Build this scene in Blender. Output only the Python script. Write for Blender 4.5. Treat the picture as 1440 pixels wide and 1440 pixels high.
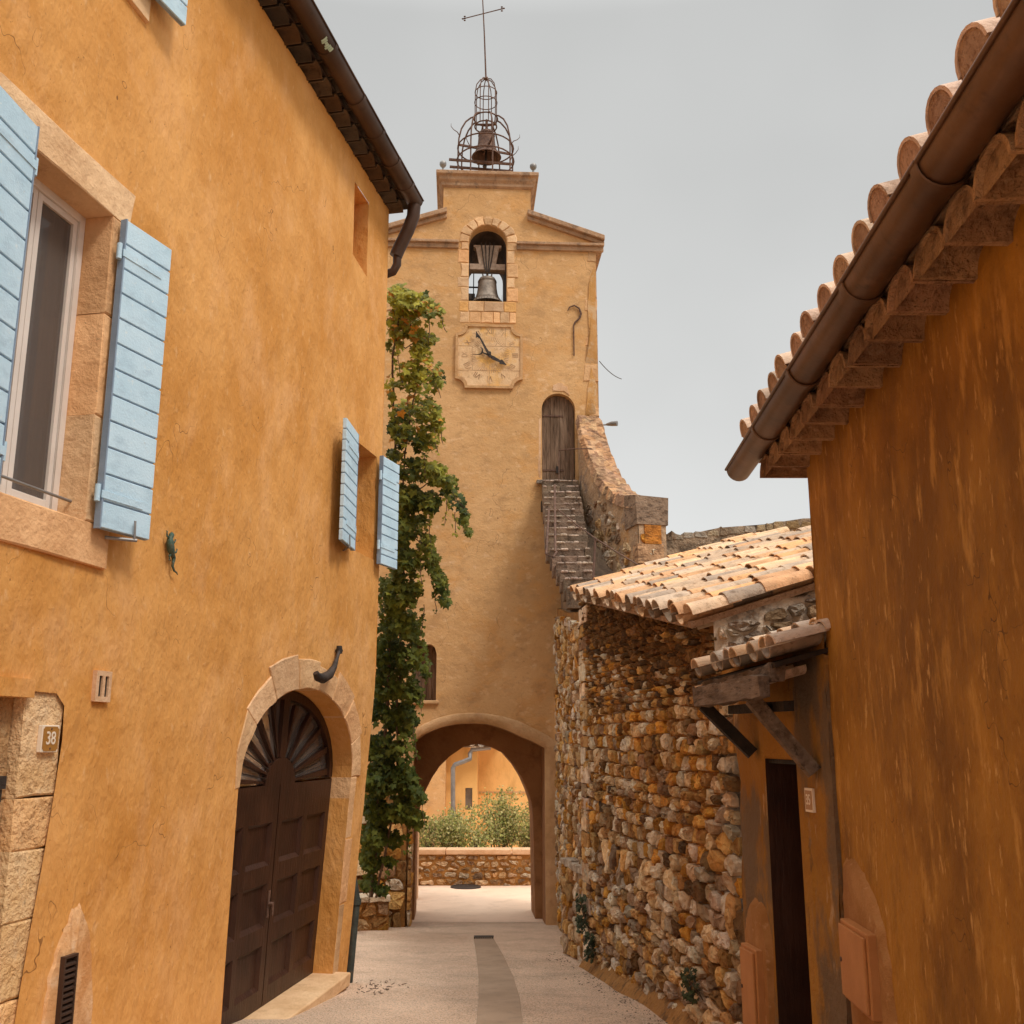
import bpy, bmesh, math, random
from mathutils import Vector, noise, Matrix
from mathutils.geometry import delaunay_2d_cdt
random.seed(11)
R_ = random.Random(5)
sc = bpy.context.scene
for o in list(bpy.data.objects):
    bpy.data.objects.remove(o)

# ------------------------------------------------------------------ camera, sky, sun, exposure
F_PX = 1440.0
TH = math.atan(.222)
CT, ST = math.cos(TH), math.sin(TH)
cd = bpy.data.cameras.new('camera')
cam = bpy.data.objects.new('camera', cd)
sc.collection.objects.link(cam)
cam.location = (0, 0, 0)
cam.rotation_euler = (math.pi / 2 + TH, 0, 0)
cd.sensor_width = 36
cd.lens = 36
cd.clip_start = .05
cd.clip_end = 5000
sc.camera = cam

SUN_EL, SUN_AZ = math.radians(52), math.radians(132)      # azimuth measured from +Y towards +X
w = bpy.data.worlds.new("World")
sc.world = w
w.use_nodes = True
nt = w.node_tree
nt.nodes.clear()
out = nt.nodes.new('ShaderNodeOutputWorld')
bg = nt.nodes.new('ShaderNodeBackground')
bg.inputs['Strength'].default_value = .1
sky = nt.nodes.new('ShaderNodeTexSky')
sky.sky_type = 'NISHITA'
sky.sun_disc = False
sky.sun_elevation = SUN_EL
sky.sun_rotation = SUN_AZ
hs = nt.nodes.new('ShaderNodeHueSaturation')
hs.inputs['Saturation'].default_value = .12
hs.inputs['Value'].default_value = 1.0
tc = nt.nodes.new('ShaderNodeTexCoord')
sep = nt.nodes.new('ShaderNodeSeparateXYZ')
# overcast cloud deck: radiance climbs from the horizon to the zenith
ramp = nt.nodes.new('ShaderNodeValToRGB')
cr = ramp.color_ramp
stops = [(0.0, .68), (.12, .66), (.30, .56), (.50, .485), (.62, .48), (.72, .95), (.85, 2.35), (1.0, 2.8)]
cr.elements[0].position = 0
cr.elements[1].position = 1
for p, v in stops[1:-1]:
    cr.elements.new(p)
for e, (p, v) in zip(cr.elements, stops):
    e.position = p
    v *= .985
    e.color = (v * .99, v * 1.0, v * .985, 1)
nz = nt.nodes.new('ShaderNodeTexNoise')
nz.inputs['Scale'].default_value = 1.5
nz.inputs['Detail'].default_value = 4
nm = nt.nodes.new('ShaderNodeMapRange')
nm.inputs['From Min'].default_value = .3
nm.inputs['From Max'].default_value = .7
nm.inputs['To Min'].default_value = 8.5
nm.inputs['To Max'].default_value = 11.4
vm = nt.nodes.new('ShaderNodeVectorMath')
vm.operation = 'SCALE'
mx = nt.nodes.new('ShaderNodeMixRGB')
mx.inputs['Fac'].default_value = .88
L_ = nt.links.new
L_(tc.outputs['Generated'], sep.inputs[0])
L_(sep.outputs['Z'], ramp.inputs[0])
L_(tc.outputs['Generated'], nz.inputs['Vector'])
L_(nz.outputs[0], nm.inputs['Value'])
L_(ramp.outputs[0], vm.inputs[0])
L_(nm.outputs[0], vm.inputs['Scale'])
L_(sky.outputs[0], hs.inputs['Color'])
L_(hs.outputs[0], mx.inputs[1])
L_(vm.outputs[0], mx.inputs[2])
L_(mx.outputs[0], bg.inputs['Color'])
L_(bg.outputs[0], out.inputs[0])

sl = bpy.data.lights.new('sun', 'SUN')
sl.energy = 1.5
sl.angle = math.radians(13)
sl.color = (1.0, .93, .84)
so = bpy.data.objects.new('sun', sl)
sc.collection.objects.link(so)
sd = Vector((math.sin(SUN_AZ) * math.cos(SUN_EL), math.cos(SUN_AZ) * math.cos(SUN_EL), math.sin(SUN_EL)))
so.rotation_euler = sd.to_track_quat('Z', 'Y').to_euler()
so.location = sd * 60
sc.view_settings.view_transform = 'Standard'
sc.view_settings.look = 'None'
sc.view_settings.gamma = 1
sc.view_settings.use_curve_mapping = False
sc.view_settings.exposure = .27

# ------------------------------------------------------------------ projection helpers (photo pixel <-> point on a real plane)
def ray(u, v):
    a = (u - 720) / F_PX
    b = (720 - v) / F_PX
    return (a, CT - ST * b, ST + CT * b)

def atY(u, v, Y):
    r = ray(u, v)
    k = Y / r[1]
    return Vector((r[0] * k, Y, r[2] * k))

class Frame:
    def __init__(s, ox, oy, tx, ty, nx, ny, bat=None):
        l = math.hypot(tx, ty); s.o = (ox, oy); s.t = (tx / l, ty / l)
        l = math.hypot(nx, ny); s.n = (nx / l, ny / l)
        s.bat = bat or (lambda a, z: 0)
    def map(s, a, z, d=0):
        d = d + s.bat(a, z)
        return Vector((s.o[0] + s.t[0] * a + s.n[0] * d, s.o[1] + s.t[1] * a + s.n[1] * d, z))
    def hit(s, u, v, d=0):
        r = ray(u, v); z = 0; a = 0
        for i in range(14):
            dd = d + s.bat(a, z)
            k = (s.n[0] * s.o[0] + s.n[1] * s.o[1] + dd) / (s.n[0] * r[0] + s.n[1] * r[1])
            z = k * r[2]
            a = (k * r[0] - s.o[0]) * s.t[0] + (k * r[1] - s.o[1]) * s.t[1]
        return (a, z)

LF = Frame(-3.99, 0, .2, 1, 1, -.2, lambda a, z: -.24 * max(0, min(1, (a - 8) / 4.3)) * max(0, (.6 - z) / 3.1))
TF = Frame(-.47, 20, math.cos(.052), math.sin(.052), math.sin(.052), -math.cos(.052))
RF = Frame(2.71, 0, -.1275, 1, -1, -.1275)
HF = Frame(1.6325, 0, .045, 1, -1, .045)

def gz(x, y):
    if y > 20.5:
        return -1.52 - .0905 * 20.5 - .012 * (y - 20.5)
    return -1.52 - .0905 * max(y, -8)

# ------------------------------------------------------------------ mesh helpers
def pip(p, poly):
    x, y = p; c = False; n = len(poly); j = n - 1
    for i in range(n):
        xi, yi = poly[i]; xj, yj = poly[j]
        if (yi > y) != (yj > y) and x < (xj - xi) * (y - yi) / (yj - yi) + xi:
            c = not c
        j = i
    return c

def vary(c, rn, a, b):
    f = rn.uniform(a, b)
    return tuple(q * f * rn.uniform(.97, 1.03) for q in c)

class MB:
    def __init__(s):
        s.v = []; s.f = []; s.c = []; s.sm = []
    def face(s, pts, col=(1, 1, 1), smooth=False):
        b = len(s.v)
        s.v += [tuple(p) for p in pts]
        s.f.append(tuple(range(b, b + len(pts)))); s.c.append(col); s.sm.append(smooth)
    def mesh(s, pts, faces, col=(1, 1, 1), smooth=False):
        b = len(s.v)
        s.v += [tuple(p) for p in pts]
        for f in faces:
            s.f.append(tuple(b + i for i in f)); s.c.append(col); s.sm.append(smooth)
    def hexa(s, p, col=(1, 1, 1)):            # 8 points: bottom ring 0-3, top ring 4-7
        s.mesh(p, [(0, 3, 2, 1), (4, 5, 6, 7), (0, 1, 5, 4), (1, 2, 6, 5), (2, 3, 7, 6), (3, 0, 4, 7)], col)
    def fbox(s, F, a0, a1, z0, z1, d0, d1, col=(1, 1, 1)):
        s.hexa([F.map(a0, z0, d0), F.map(a1, z0, d0), F.map(a1, z0, d1), F.map(a0, z0, d1),
                F.map(a0, z1, d0), F.map(a1, z1, d0), F.map(a1, z1, d1), F.map(a0, z1, d1)], col)
    def box(s, x0, x1, y0, y1, z0, z1, col=(1, 1, 1)):
        s.hexa([(x0, y0, z0), (x1, y0, z0), (x1, y1, z0), (x0, y1, z0), (x0, y0, z1), (x1, y0, z1), (x1, y1, z1), (x0, y1, z1)], col)
    def tube(s, pts, r, n=8, col=(1, 1, 1), caps=True):
        pts = [Vector(p) for p in pts]
        rs = r if isinstance(r, (list, tuple)) else [r] * len(pts)
        t0 = (pts[1] - pts[0]).normalized()
        up = Vector((0, 0, 1)) if abs(t0.z) < .9 else Vector((1, 0, 0))
        u = t0.cross(up).normalized()
        vs = []
        for i, p in enumerate(pts):
            if i == 0: t = pts[1] - pts[0]
            elif i == len(pts) - 1: t = pts[-1] - pts[-2]
            else: t = (pts[i + 1] - pts[i - 1])
            t.normalize()
            u = (u - t * u.dot(t)).normalized()
            w_ = t.cross(u)
            for k in range(n):
                a = 2 * math.pi * k / n
                vs.append(p + (u * math.cos(a) + w_ * math.sin(a)) * rs[i])
        fs = []
        for i in range(len(pts) - 1):
            for k in range(n):
                fs.append((i * n + k, i * n + (k + 1) % n, (i + 1) * n + (k + 1) % n, (i + 1) * n + k))
        s.mesh(vs, fs, col, True)
        if caps:
            s.face(vs[:n][::-1], col); s.face(vs[-n:], col)
    def beam(s, p0, p1, w_, h, up=(0, 0, 1), col=(1, 1, 1), jit=0, seg=1):
        p0 = Vector(p0); p1 = Vector(p1); t = (p1 - p0).normalized(); up = Vector(up)
        x = t.cross(up).normalized(); y = x.cross(t)
        rings = []
        for i in range(seg + 1):
            c = p0.lerp(p1, i / seg)
            rings.append([c + x * (sx * w_ / 2 + R_.uniform(-jit, jit)) + y * (sy * h / 2 + R_.uniform(-jit, jit)) for sx, sy in ((-1, -1), (1, -1), (1, 1), (-1, 1))])
        for i in range(seg):
            for k in range(4):
                s.face([rings[i][k], rings[i][(k + 1) % 4], rings[i + 1][(k + 1) % 4], rings[i + 1][k]], col)
        s.face(rings[0][::-1], col); s.face(rings[-1], col)
    def lathe(s, c, prof, n=24, col=(1, 1, 1), axis=None):
        c = Vector(c)
        vs = []
        for r, z in prof:
            for k in range(n):
                a = 2 * math.pi * k / n
                vs.append(c + Vector((r * math.cos(a), r * math.sin(a), z)))
        fs = []
        for i in range(len(prof) - 1):
            for k in range(n):
                fs.append((i * n + k, i * n + (k + 1) % n, (i + 1) * n + (k + 1) % n, (i + 1) * n + k))
        s.mesh(vs, fs, col, True)
    def ring(s, c, R, r, n=28, col=(1, 1, 1)):
        c = Vector(c)
        p = [c + Vector((R * math.cos(2 * math.pi * k / n), R * math.sin(2 * math.pi * k / n), 0)) for k in range(n + 1)]
        s.tube(p, r, 6, col, False)
    def prism(s, F, poly, d0, d1, col=(1, 1, 1), back=False):
        n = len(poly)
        fr = [F.map(a, z, d1) for a, z in poly]; bk = [F.map(a, z, d0) for a, z in poly]
        s.face(fr, col)
        if back: s.face(bk[::-1], col)
        for i in range(n):
            j = (i + 1) % n
            s.face([bk[i], bk[j], fr[j], fr[i]], col)
    def loopext(s, F, loop, d0, d1, col=(1, 1, 1), closed=True, smooth=False):
        n = len(loop)
        for i in range(n if closed else n - 1):
            j = (i + 1) % n
            s.face([F.map(*loop[i], d0), F.map(*loop[j], d0), F.map(*loop[j], d1), F.map(*loop[i], d1)], col, smooth)
    def panel(s, F, outline, holes=(), step=.35, d=0, amp=0, fs=1.2, dz=None, col=(1, 1, 1)):
        def dense(lp):
            o = []
            for i in range(len(lp)):
                a, b = lp[i], lp[(i + 1) % len(lp)]
                n = max(1, int(math.dist(a, b) / step))
                o += [(a[0] + (b[0] - a[0]) * k / n, a[1] + (b[1] - a[1]) * k / n) for k in range(n)]
            return o
        vs = []; es = []
        loops = [dense(outline)] + [list(h) for h in holes]
        for lp in loops:
            b = len(vs); n = len(lp)
            vs += [Vector(p) for p in lp]
            es += [(b + i, b + (i + 1) % n) for i in range(n)]
        xs = [p[0] for p in outline]; zs = [p[1] for p in outline]
        nx = int((max(xs) - min(xs)) / step); nz_ = int((max(zs) - min(zs)) / step)
        edge = [v.copy() for v in vs]
        for i in range(1, nx):
            for j in range(1, nz_):
                p = (min(xs) + (i + R_.uniform(-.2, .2)) * step, min(zs) + (j + R_.uniform(-.2, .2)) * step)
                if not pip(p, outline) or any(pip(p, h) for h in holes): continue
                pv = Vector(p)
                if any(abs(e.x - p[0]) < step * .35 and abs(e.y - p[1]) < step * .35 for e in edge): continue
                vs.append(pv)
        ov, oe, of, _, _, _ = delaunay_2d_cdt(vs, es, [], 0, 1e-5)
        fcs = []
        for f in of:
            c = sum((ov[i] for i in f), Vector((0, 0))) / len(f)
            if pip(c, outline) and not any(pip(c, h) for h in holes):
                fcs.append(tuple(f))
        pts = []
        for v in ov:
            dd = d + (amp * noise.noise(Vector((v.x * fs, v.y * fs, 3.3))) if amp else 0) + (dz(v.x, v.y) if dz else 0)
            pts.append(F.map(v.x, v.y, dd))
        s.mesh(pts, fcs, col, True)
    def build(s, name, mat, parent=None, flip=False, weld=True):
        me = bpy.data.meshes.new(name)
        me.from_pydata(s.v, [], s.f)
        me.polygons.foreach_set('use_smooth', s.sm)
        ca = me.color_attributes.new('Col', 'FLOAT_COLOR', 'CORNER')
        buf = []
        for p, c in zip(me.polygons, s.c):
            buf += [c[0], c[1], c[2], 1.0] * p.loop_total
        ca.data.foreach_set('color', buf)
        bm = bmesh.new(); bm.from_mesh(me)
        if weld and len(s.v) < 60000:
            bmesh.ops.remove_doubles(bm, verts=bm.verts, dist=.0002)
            bmesh.ops.recalc_face_normals(bm, faces=bm.faces)
        # keep hard edges crisp on smooth-shaded parts
        for e in bm.edges:
            if len(e.link_faces) == 2:
                if not (e.link_faces[0].smooth and e.link_faces[1].smooth) or e.calc_face_angle(0) > math.radians(24 if mat.name == 'rubble_stone' else 50):
                    e.smooth = False
        bm.to_mesh(me); bm.free()
        me.materials.append(mat)
        o = bpy.data.objects.new(name, me)
        sc.collection.objects.link(o)
        if parent is not None:
            o.parent = parent
            o.matrix_parent_inverse = Matrix.Translation(-parent.location)
        return o

def tag(o, label=None, cat=None, group=None, kind=None):
    if label: o['label'] = label
    if cat: o['category'] = cat
    if group: o['group'] = group
    if kind: o['kind'] = kind
    return o

def thing(name, label, cat, loc, group=None):
    o = bpy.data.objects.new(name, None)
    sc.collection.objects.link(o)
    o.location = loc
    o.empty_display_size = .2
    return tag(o, label, cat, group)

def bevel(o, w_=.01, seg=2):
    m = o.modifiers.new('b', 'BEVEL'); m.width = w_; m.segments = seg; m.limit_method = 'ANGLE'; m.angle_limit = math.radians(35)
    return o

def text_mesh(name, s_, size, F, a, z, d, mat, parent, mirror=1, sx=1, depth=.002, rot=0, bold=.0):
    cu = bpy.data.curves.new(name, 'FONT'); cu.body = s_; cu.size = size
    cu.align_x = 'CENTER'; cu.align_y = 'CENTER'; cu.extrude = depth; cu.offset = bold
    t = bpy.data.objects.new(name + '_tmp', cu)
    sc.collection.objects.link(t)
    bpy.context.view_layer.update()
    me = bpy.data.meshes.new_from_object(t.evaluated_get(bpy.context.evaluated_depsgraph_get()))
    bpy.data.objects.remove(t)
    cr_, sr_ = math.cos(rot), math.sin(rot)
    for v in me.vertices:
        x, y = v.co.x * sx, v.co.y
        x, y = x * cr_ - y * sr_, x * sr_ + y * cr_
        v.co = F.map(a + x * mirror, z + y, d + v.co.z)
    me.materials.clear(); me.materials.append(mat)
    o = bpy.data.objects.new(name, me)
    sc.collection.objects.link(o)
    if parent:
        o.parent = parent; o.matrix_parent_inverse = Matrix.Translation(-parent.location)
    return o

# ------------------------------------------------------------------ materials
def _ramp(nt, a, b, p0, p1):
    r = nt.nodes.new('ShaderNodeValToRGB')
    r.color_ramp.elements[0].position = p0; r.color_ramp.elements[1].position = p1
    r.color_ramp.elements[0].color = (*a, 1); r.color_ramp.elements[1].color = (*b, 1)
    return r

def mat(name, c1, c2=None, sc1=1.5, det=6, layers=(), bump=.3, bscale=40, bump2=0, b2scale=6, rough=.9, attr=False, rot=0, stretch=(1, 1, 1), p=(.35, .65), metal=0, bstretch=(1, 1, 1), spec=.3, transl=0, cracks=None):
    """noise-mixed base colour; layers = (colour, scale, lo, hi, strength, stretch)"""
    m = bpy.data.materials.new(name); m.use_nodes = True
    nt = m.node_tree; N = nt.nodes; L = nt.links.new
    bs = N['Principled BSDF']
    bs.inputs['Roughness'].default_value = rough
    bs.inputs['Metallic'].default_value = metal
    bs.inputs['Specular IOR Level'].default_value = spec
    tcn = N.new('ShaderNodeTexCoord')
    def mapped(st):
        mp = N.new('ShaderNodeMapping'); mp.inputs['Scale'].default_value = st
        mp.inputs['Rotation'].default_value = (0, 0, rot)
        if rot:
            # rotate first, then scale
            mp.vector_type = 'POINT'
            mp.inputs['Scale'].default_value = (1, 1, 1)
            m2 = N.new('ShaderNodeMapping'); m2.inputs['Scale'].default_value = st
            L(tcn.outputs['Object'], mp.inputs[0]); L(mp.outputs[0], m2.inputs[0])
            return m2.outputs[0]
        L(tcn.outputs['Object'], mp.inputs[0])
        return mp.outputs[0]
    def noi(scale, st=(1, 1, 1), d=det, rg=.6):
        n = N.new('ShaderNodeTexNoise'); n.inputs['Scale'].default_value = scale; n.inputs['Detail'].default_value = d
        n.inputs['Roughness'].default_value = rg
        L(mapped(st), n.inputs['Vector']); return n.outputs[0]
    c2 = c2 or c1
    r = _ramp(nt, c1, c2, *p)
    L(noi(sc1, stretch), r.inputs[0])
    col = r.outputs[0]
    for (lc, ls, lo, hi, st_, lst) in layers:
        rr = _ramp(nt, (0, 0, 0), (st_,) * 3, lo, hi)
        L(noi(ls, lst, 5, .65), rr.inputs[0])
        mi = N.new('ShaderNodeMixRGB')
        L(rr.outputs[0], mi.inputs[0]); L(col, mi.inputs[1]); mi.inputs[2].default_value = (*lc, 1)
        col = mi.outputs[0]
    if cracks:
        cc_, cs_, cw_, cst_ = cracks
        nn = noi(cs_, (1, 1, .8), 4, .55)
        m1 = N.new('ShaderNodeMath'); m1.operation = 'SUBTRACT'; m1.inputs[1].default_value = .5; L(nn, m1.inputs[0])
        m2 = N.new('ShaderNodeMath'); m2.operation = 'ABSOLUTE'; L(m1.outputs[0], m2.inputs[0])
        m3 = N.new('ShaderNodeMath'); m3.operation = 'LESS_THAN'; m3.inputs[1].default_value = cw_; L(m2.outputs[0], m3.inputs[0])
        rk = _ramp(nt, (0, 0, 0), (cst_,) * 3, .52, .58); L(noi(cs_ * .8 + .31, ONE, 3, .5), rk.inputs[0])
        m4 = N.new('ShaderNodeMath'); m4.operation = 'MULTIPLY'; L(m3.outputs[0], m4.inputs[0]); L(rk.outputs[0], m4.inputs[1])
        mi = N.new('ShaderNodeMixRGB'); L(m4.outputs[0], mi.inputs[0]); L(col, mi.inputs[1]); mi.inputs[2].default_value = (*cc_, 1); col = mi.outputs[0]
    if attr:
        at = N.new('ShaderNodeAttribute'); at.attribute_name = 'Col'
        mu = N.new('ShaderNodeMixRGB'); mu.blend_type = 'MULTIPLY'; mu.inputs[0].default_value = 1
        L(col, mu.inputs[1]); L(at.outputs['Color'], mu.inputs[2]); col = mu.outputs[0]
    L(col, bs.inputs['Base Color'])
    if bump or bump2:
        bn = N.new('ShaderNodeBump'); bn.inputs['Strength'].default_value = bump; bn.inputs['Distance'].default_value = .02
        L(noi(bscale, bstretch, 6, .65), bn.inputs['Height'])
        if bump2:
            b2 = N.new('ShaderNodeBump'); b2.inputs['Strength'].default_value = bump2; b2.inputs['Distance'].default_value = .06
            L(noi(b2scale, bstretch, 4, .55), b2.inputs['Height']); L(b2.outputs[0], bn.inputs['Normal'])
        L(bn.outputs[0], bs.inputs['Normal'])
    if transl:
        tr = N.new('ShaderNodeBsdfTranslucent'); L(col, tr.inputs[0])
        ms = N.new('ShaderNodeMixShader'); ms.inputs[0].default_value = transl
        L(bs.outputs[0], ms.inputs[1]); L(tr.outputs[0], ms.inputs[2]); L(ms.outputs[0], N['Material Output'].inputs[0])
    return m

ONE = (1, 1, 1)
AL = math.atan2(.2, 1)          # the ochre wall's direction, so streaks follow it
M = {}
M['ochre'] = mat('ochre_plaster', (.63, .280, .063), (.79, .404, .130), .6, 6, [
    ((.54, .215, .03), .8, .47, .68, .65, ONE),
    ((.86, .48, .22), 1.9, .50, .72, .45, (1, 1, .7)),
    ((.52, .22, .04), 4.2, .53, .74, .35, (1, 1.2, .6)),
    ((.90, .58, .30), 12, .60, .74, .4, (1, 1, .6)),
    ((.24, .09, .022), 28, .67, .71, .75, ONE)], bump=.55, bscale=24, bump2=.8, b2scale=4, rot=AL, bstretch=(1, 1, .6), cracks=((.20, .08, .02), .9, .0011, .8))
M['tower'] = mat('tower_plaster', (.56, .318, .132), (.68, .402, .182), .55, 6, [
    ((.64, .32, .10), 1.2, .50, .64, .6, (1, 1, 1.3)),
    ((.44, .25, .11), 2.4, .52, .68, .65, (1, 1, 1.4)),
    ((.80, .54, .32), 5, .56, .68, .45, (1, 1, 1.5)),
    ((.30, .16, .07), 18, .60, .70, .5, (1, 1, 1.2))], bump=.5, bscale=20, bump2=.45, b2scale=3, bstretch=(1, 1, 1.1), cracks=((.24, .13, .06), .7, .0012, .8))
M['intrados'] = mat('shaded_plaster', (.27, .125, .045), (.36, .175, .07), 1.2, 6, [((.18, .08, .03), 3, .52, .68, .6, ONE)], bump=.6, bscale=16, bump2=.4, b2scale=5)  # darker plaster for the archway passage, its shade put into the colour
M['tunnel_shade'] = mat('shade_dark_stone', (.055, .035, .026), (.11, .07, .05), 4, 5, bump=.6, bscale=20)  # near-black colour stands in for the unlit inside of the belfry tunnel
M['brown'] = mat('brown_ochre_plaster', (.31, .130, .012), (.43, .195, .023), .5, 6, [
    ((.15, .056, .005), .7, .47, .64, .8, (1, 1, .7)),
    ((.15, .06, .006), 3.5, .52, .68, .55, (1, 1, .5)),
    ((.52, .26, .055), 8, .55, .67, .65, (1, 1, .3)),
    ((.60, .33, .10), 19, .60, .67, .65, (1, 1, .35)),
    ((.08, .03, .005), 22, .65, .71, .6, ONE)], bump=.5, bscale=26, bump2=.6, b2scale=4, rough=.8, bstretch=(1, 1, .8), cracks=((.08, .03, .005), 1.1, .001, .8))
M['sand'] = mat('sandstone', (.74, .46, .21), (.92, .64, .36), 3, 6, [
    ((.42, .24, .10), 6, .52, .66, .65, ONE), ((.30, .19, .10), 26, .60, .70, .6, ONE), ((.92, .68, .42), 12, .56, .68, .5, ONE)], bump=1, bscale=32, bump2=.8, b2scale=8, attr=True)
M['pink'] = mat('pale_limestone', (.64, .39, .20), (.80, .53, .30), 2.5, 6, [
    ((.48, .26, .13), 7, .55, .68, .5, ONE), ((.25, .17, .12), 20, .66, .72, .6, ONE)], bump=.5, bscale=36, bump2=.4, b2scale=8, attr=True)
M['rubble'] = mat('rubble_stone', (.68, .68, .68), (1.05, 1.05, 1.05), 7, 6, [
    ((.46, .21, .055), 6, .52, .66, .6, ONE), ((.12, .075, .04), 20, .60, .70, .6, ONE)], bump=1, bscale=30, bump2=1, b2scale=11, attr=True)
M['mortar'] = mat('earth_mortar', (.26, .115, .028), (.46, .22, .06), 3, 6, [
    ((.09, .045, .018), 6, .50, .64, .8, ONE), ((.48, .27, .11), 18, .58, .70, .5, ONE)], bump=1, bscale=30, bump2=.8, b2scale=9)
M['mossy'] = mat('mossy_cement', (.40, .33, .27), (.70, .56, .42), 2.5, 7, [
    ((.10, .08, .065), 4, .47, .60, .85, ONE), ((.45, .24, .09), 8, .58, .70, .6, ONE), ((.62, .54, .44), 20, .60, .70, .6, ONE)], bump=1, bscale=24, bump2=.9, b2scale=7)
M['tile'] = mat('clay_tile', (.85, .85, .85), (1.15, 1.12, 1.08), 7, 6, [
    ((.30, .22, .16), 9, .56, .68, .55, ONE), ((.16, .12, .09), 24, .62, .72, .6, ONE)], bump=.5, bscale=50, bump2=.3, b2scale=12, attr=True)
M['tileedge'] = mat('rough_clay', (.36, .22, .14), (.52, .35, .24), 12, 6, [((.20, .10, .05), 40, .52, .64, .7, ONE)], bump=1, bscale=70, attr=True)
M['genoise'] = mat('mortared_clay', (.38, .215, .115), (.54, .33, .19), 6, 6, [((.20, .11, .06), 9, .50, .64, .8, ONE), ((.66, .46, .30), 16, .58, .68, .6, ONE), ((.10, .06, .04), 34, .60, .68, .7, ONE)], bump=1, bscale=40, bump2=1, b2scale=12, attr=True)
M['lichen2'] = mat('dark_rubble_core', (.16, .11, .075), (.28, .19, .12), 4, 6, bump=1, bscale=24, bump2=.8, b2scale=8)
M['oldwall'] = mat('old_dark_masonry', (.22, .155, .10), (.40, .28, .18), 4, 6, [((.09, .065, .045), 7, .50, .62, .8, ONE), ((.50, .38, .27), 16, .58, .68, .6, ONE)], bump=1, bscale=24, bump2=1, b2scale=8)
M['street'] = mat('exposed_aggregate', (.68, .47, .32), (.80, .57, .40), 1.1, 5, [
    ((.40, .28, .19), 1.6, .50, .68, .5, ONE), ((.30, .20, .13), 5, .58, .72, .4, ONE), ((.22, .14, .095), 62, .52, .58, .75, ONE), ((.85, .70, .56), 55, .56, .62, .75, ONE), ((.16, .10, .07), 34, .64, .68, .5, ONE)], bump=1, bscale=60)
M['plaza'] = mat('plaza_concrete', (.76, .54, .38), (.86, .63, .46), .8, 5, [((.60, .42, .29), 3, .52, .70, .5, ONE), ((.55, .38, .26), 40, .60, .68, .4, ONE)], bump=.3, bscale=50)
M['strip'] = mat('smooth_concrete', (.34, .235, .155), (.42, .295, .20), 2, 6, [((.26, .19, .14), 7, .53, .68, .6, ONE), ((.52, .40, .30), 40, .62, .70, .5, ONE)], bump=.4, bscale=60)
M['earth'] = mat('dry_earth', (.22, .15, .08), (.32, .23, .12), .2, 6, bump=.4, bscale=3)
M['blue'] = mat('pale_blue_paint', (.48, .67, .79), (.57, .75, .86), 2.5, 6, [
    ((.36, .50, .60), 5, .50, .70, .6, (1, 1, 2)), ((.72, .80, .82), 22, .62, .70, .6, ONE), ((.20, .22, .24), 48, .68, .73, .7, ONE), ((.42, .36, .30), 9, .66, .72, .6, (1, 1, .5))], bump=.25, bscale=60, rough=.55)
M['bluegrey'] = mat('grey_blue_edge', (.20, .27, .36), (.27, .35, .45), 4, 5, bump=.2, bscale=60, rough=.6)
M['white'] = mat('white_paint', (.70, .62, .55), (.78, .70, .63), 3, 5, bump=.1, bscale=50, rough=.45)
M['darkwood'] = mat('dark_brown_paint', (.030, .011, .006), (.055, .021, .011), 3, 6, [((.085, .038, .022), 14, .58, .72, .5, (1, 1, .2))], bump=.4, bscale=30, rough=.45, bstretch=(1, 1, .15))
M['greywood'] = mat('weathered_wood', (.13, .08, .048), (.27, .175, .115), 9, 6, [((.05, .028, .016), 26, .52, .66, .75, (1, 1, .12)), ((.38, .26, .18), 15, .60, .72, .4, (1, 1, .15))], bump=1, bscale=34, bstretch=(1, 1, .12), stretch=(1, 1, .15))
M['browndoor'] = mat('worn_brown_boards', (.07, .028, .012), (.12, .052, .024), 5, 6, [((.04, .018, .01), 18, .54, .68, .7, (1, 1, .1))], bump=.7, bscale=30, rough=.7, bstretch=(1, 1, .1))
M['beam'] = mat('weathered_beam', (.10, .065, .042), (.22, .155, .11), 14, 6, [((.03, .018, .01), 30, .54, .66, .7, (1, .2, 1)), ((.34, .27, .20), 22, .62, .72, .5, (1, .3, 1))], bump=1, bscale=38, bstretch=(1, .2, 1), stretch=(1, .2, 1))
M['blackwood'] = mat('blackened_wood', (.012, .008, .006), (.03, .02, .014), 9, 5, bump=.6, bscale=30, rough=.7)
M['iron'] = mat('rusty_iron', (.10, .055, .04), (.19, .105, .07), 14, 6, [((.04, .025, .02), 30, .55, .68, .6, ONE)], bump=.4, bscale=60, rough=.75, metal=.15)
M['darkiron'] = mat('dark_iron', (.035, .028, .024), (.07, .05, .04), 14, 5, bump=.4, bscale=50, rough=.6, metal=.3)
M['bronze'] = mat('weathered_bronze', (.20, .165, .135), (.36, .30, .245), 6, 6, [((.05, .035, .03), 16, .55, .7, .5, ONE)], bump=.35, bscale=40, rough=.55, metal=.35)
M['verdigris'] = mat('verdigris', (.045, .10, .075), (.12, .15, .11), 30, 5, [((.20, .10, .04), 50, .56, .68, .6, ONE)], bump=.4, bscale=120, rough=.5, metal=.3)
M['footiron'] = mat('painted_iron', (.03, .035, .03), (.06, .07, .06), 9, 5, [((.10, .06, .035), 14, .55, .68, .6, ONE)], bump=.4, bscale=50, rough=.6)
M['copper'] = mat('brown_copper', (.085, .042, .022), (.17, .088, .046), 1.6, 6, [((.26, .12, .05), 5, .56, .74, .5, (1, .5, 1)), ((.045, .022, .013), 9, .56, .7, .5, ONE)], bump=.12, bscale=14, rough=.42, metal=.45, spec=.5)
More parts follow.
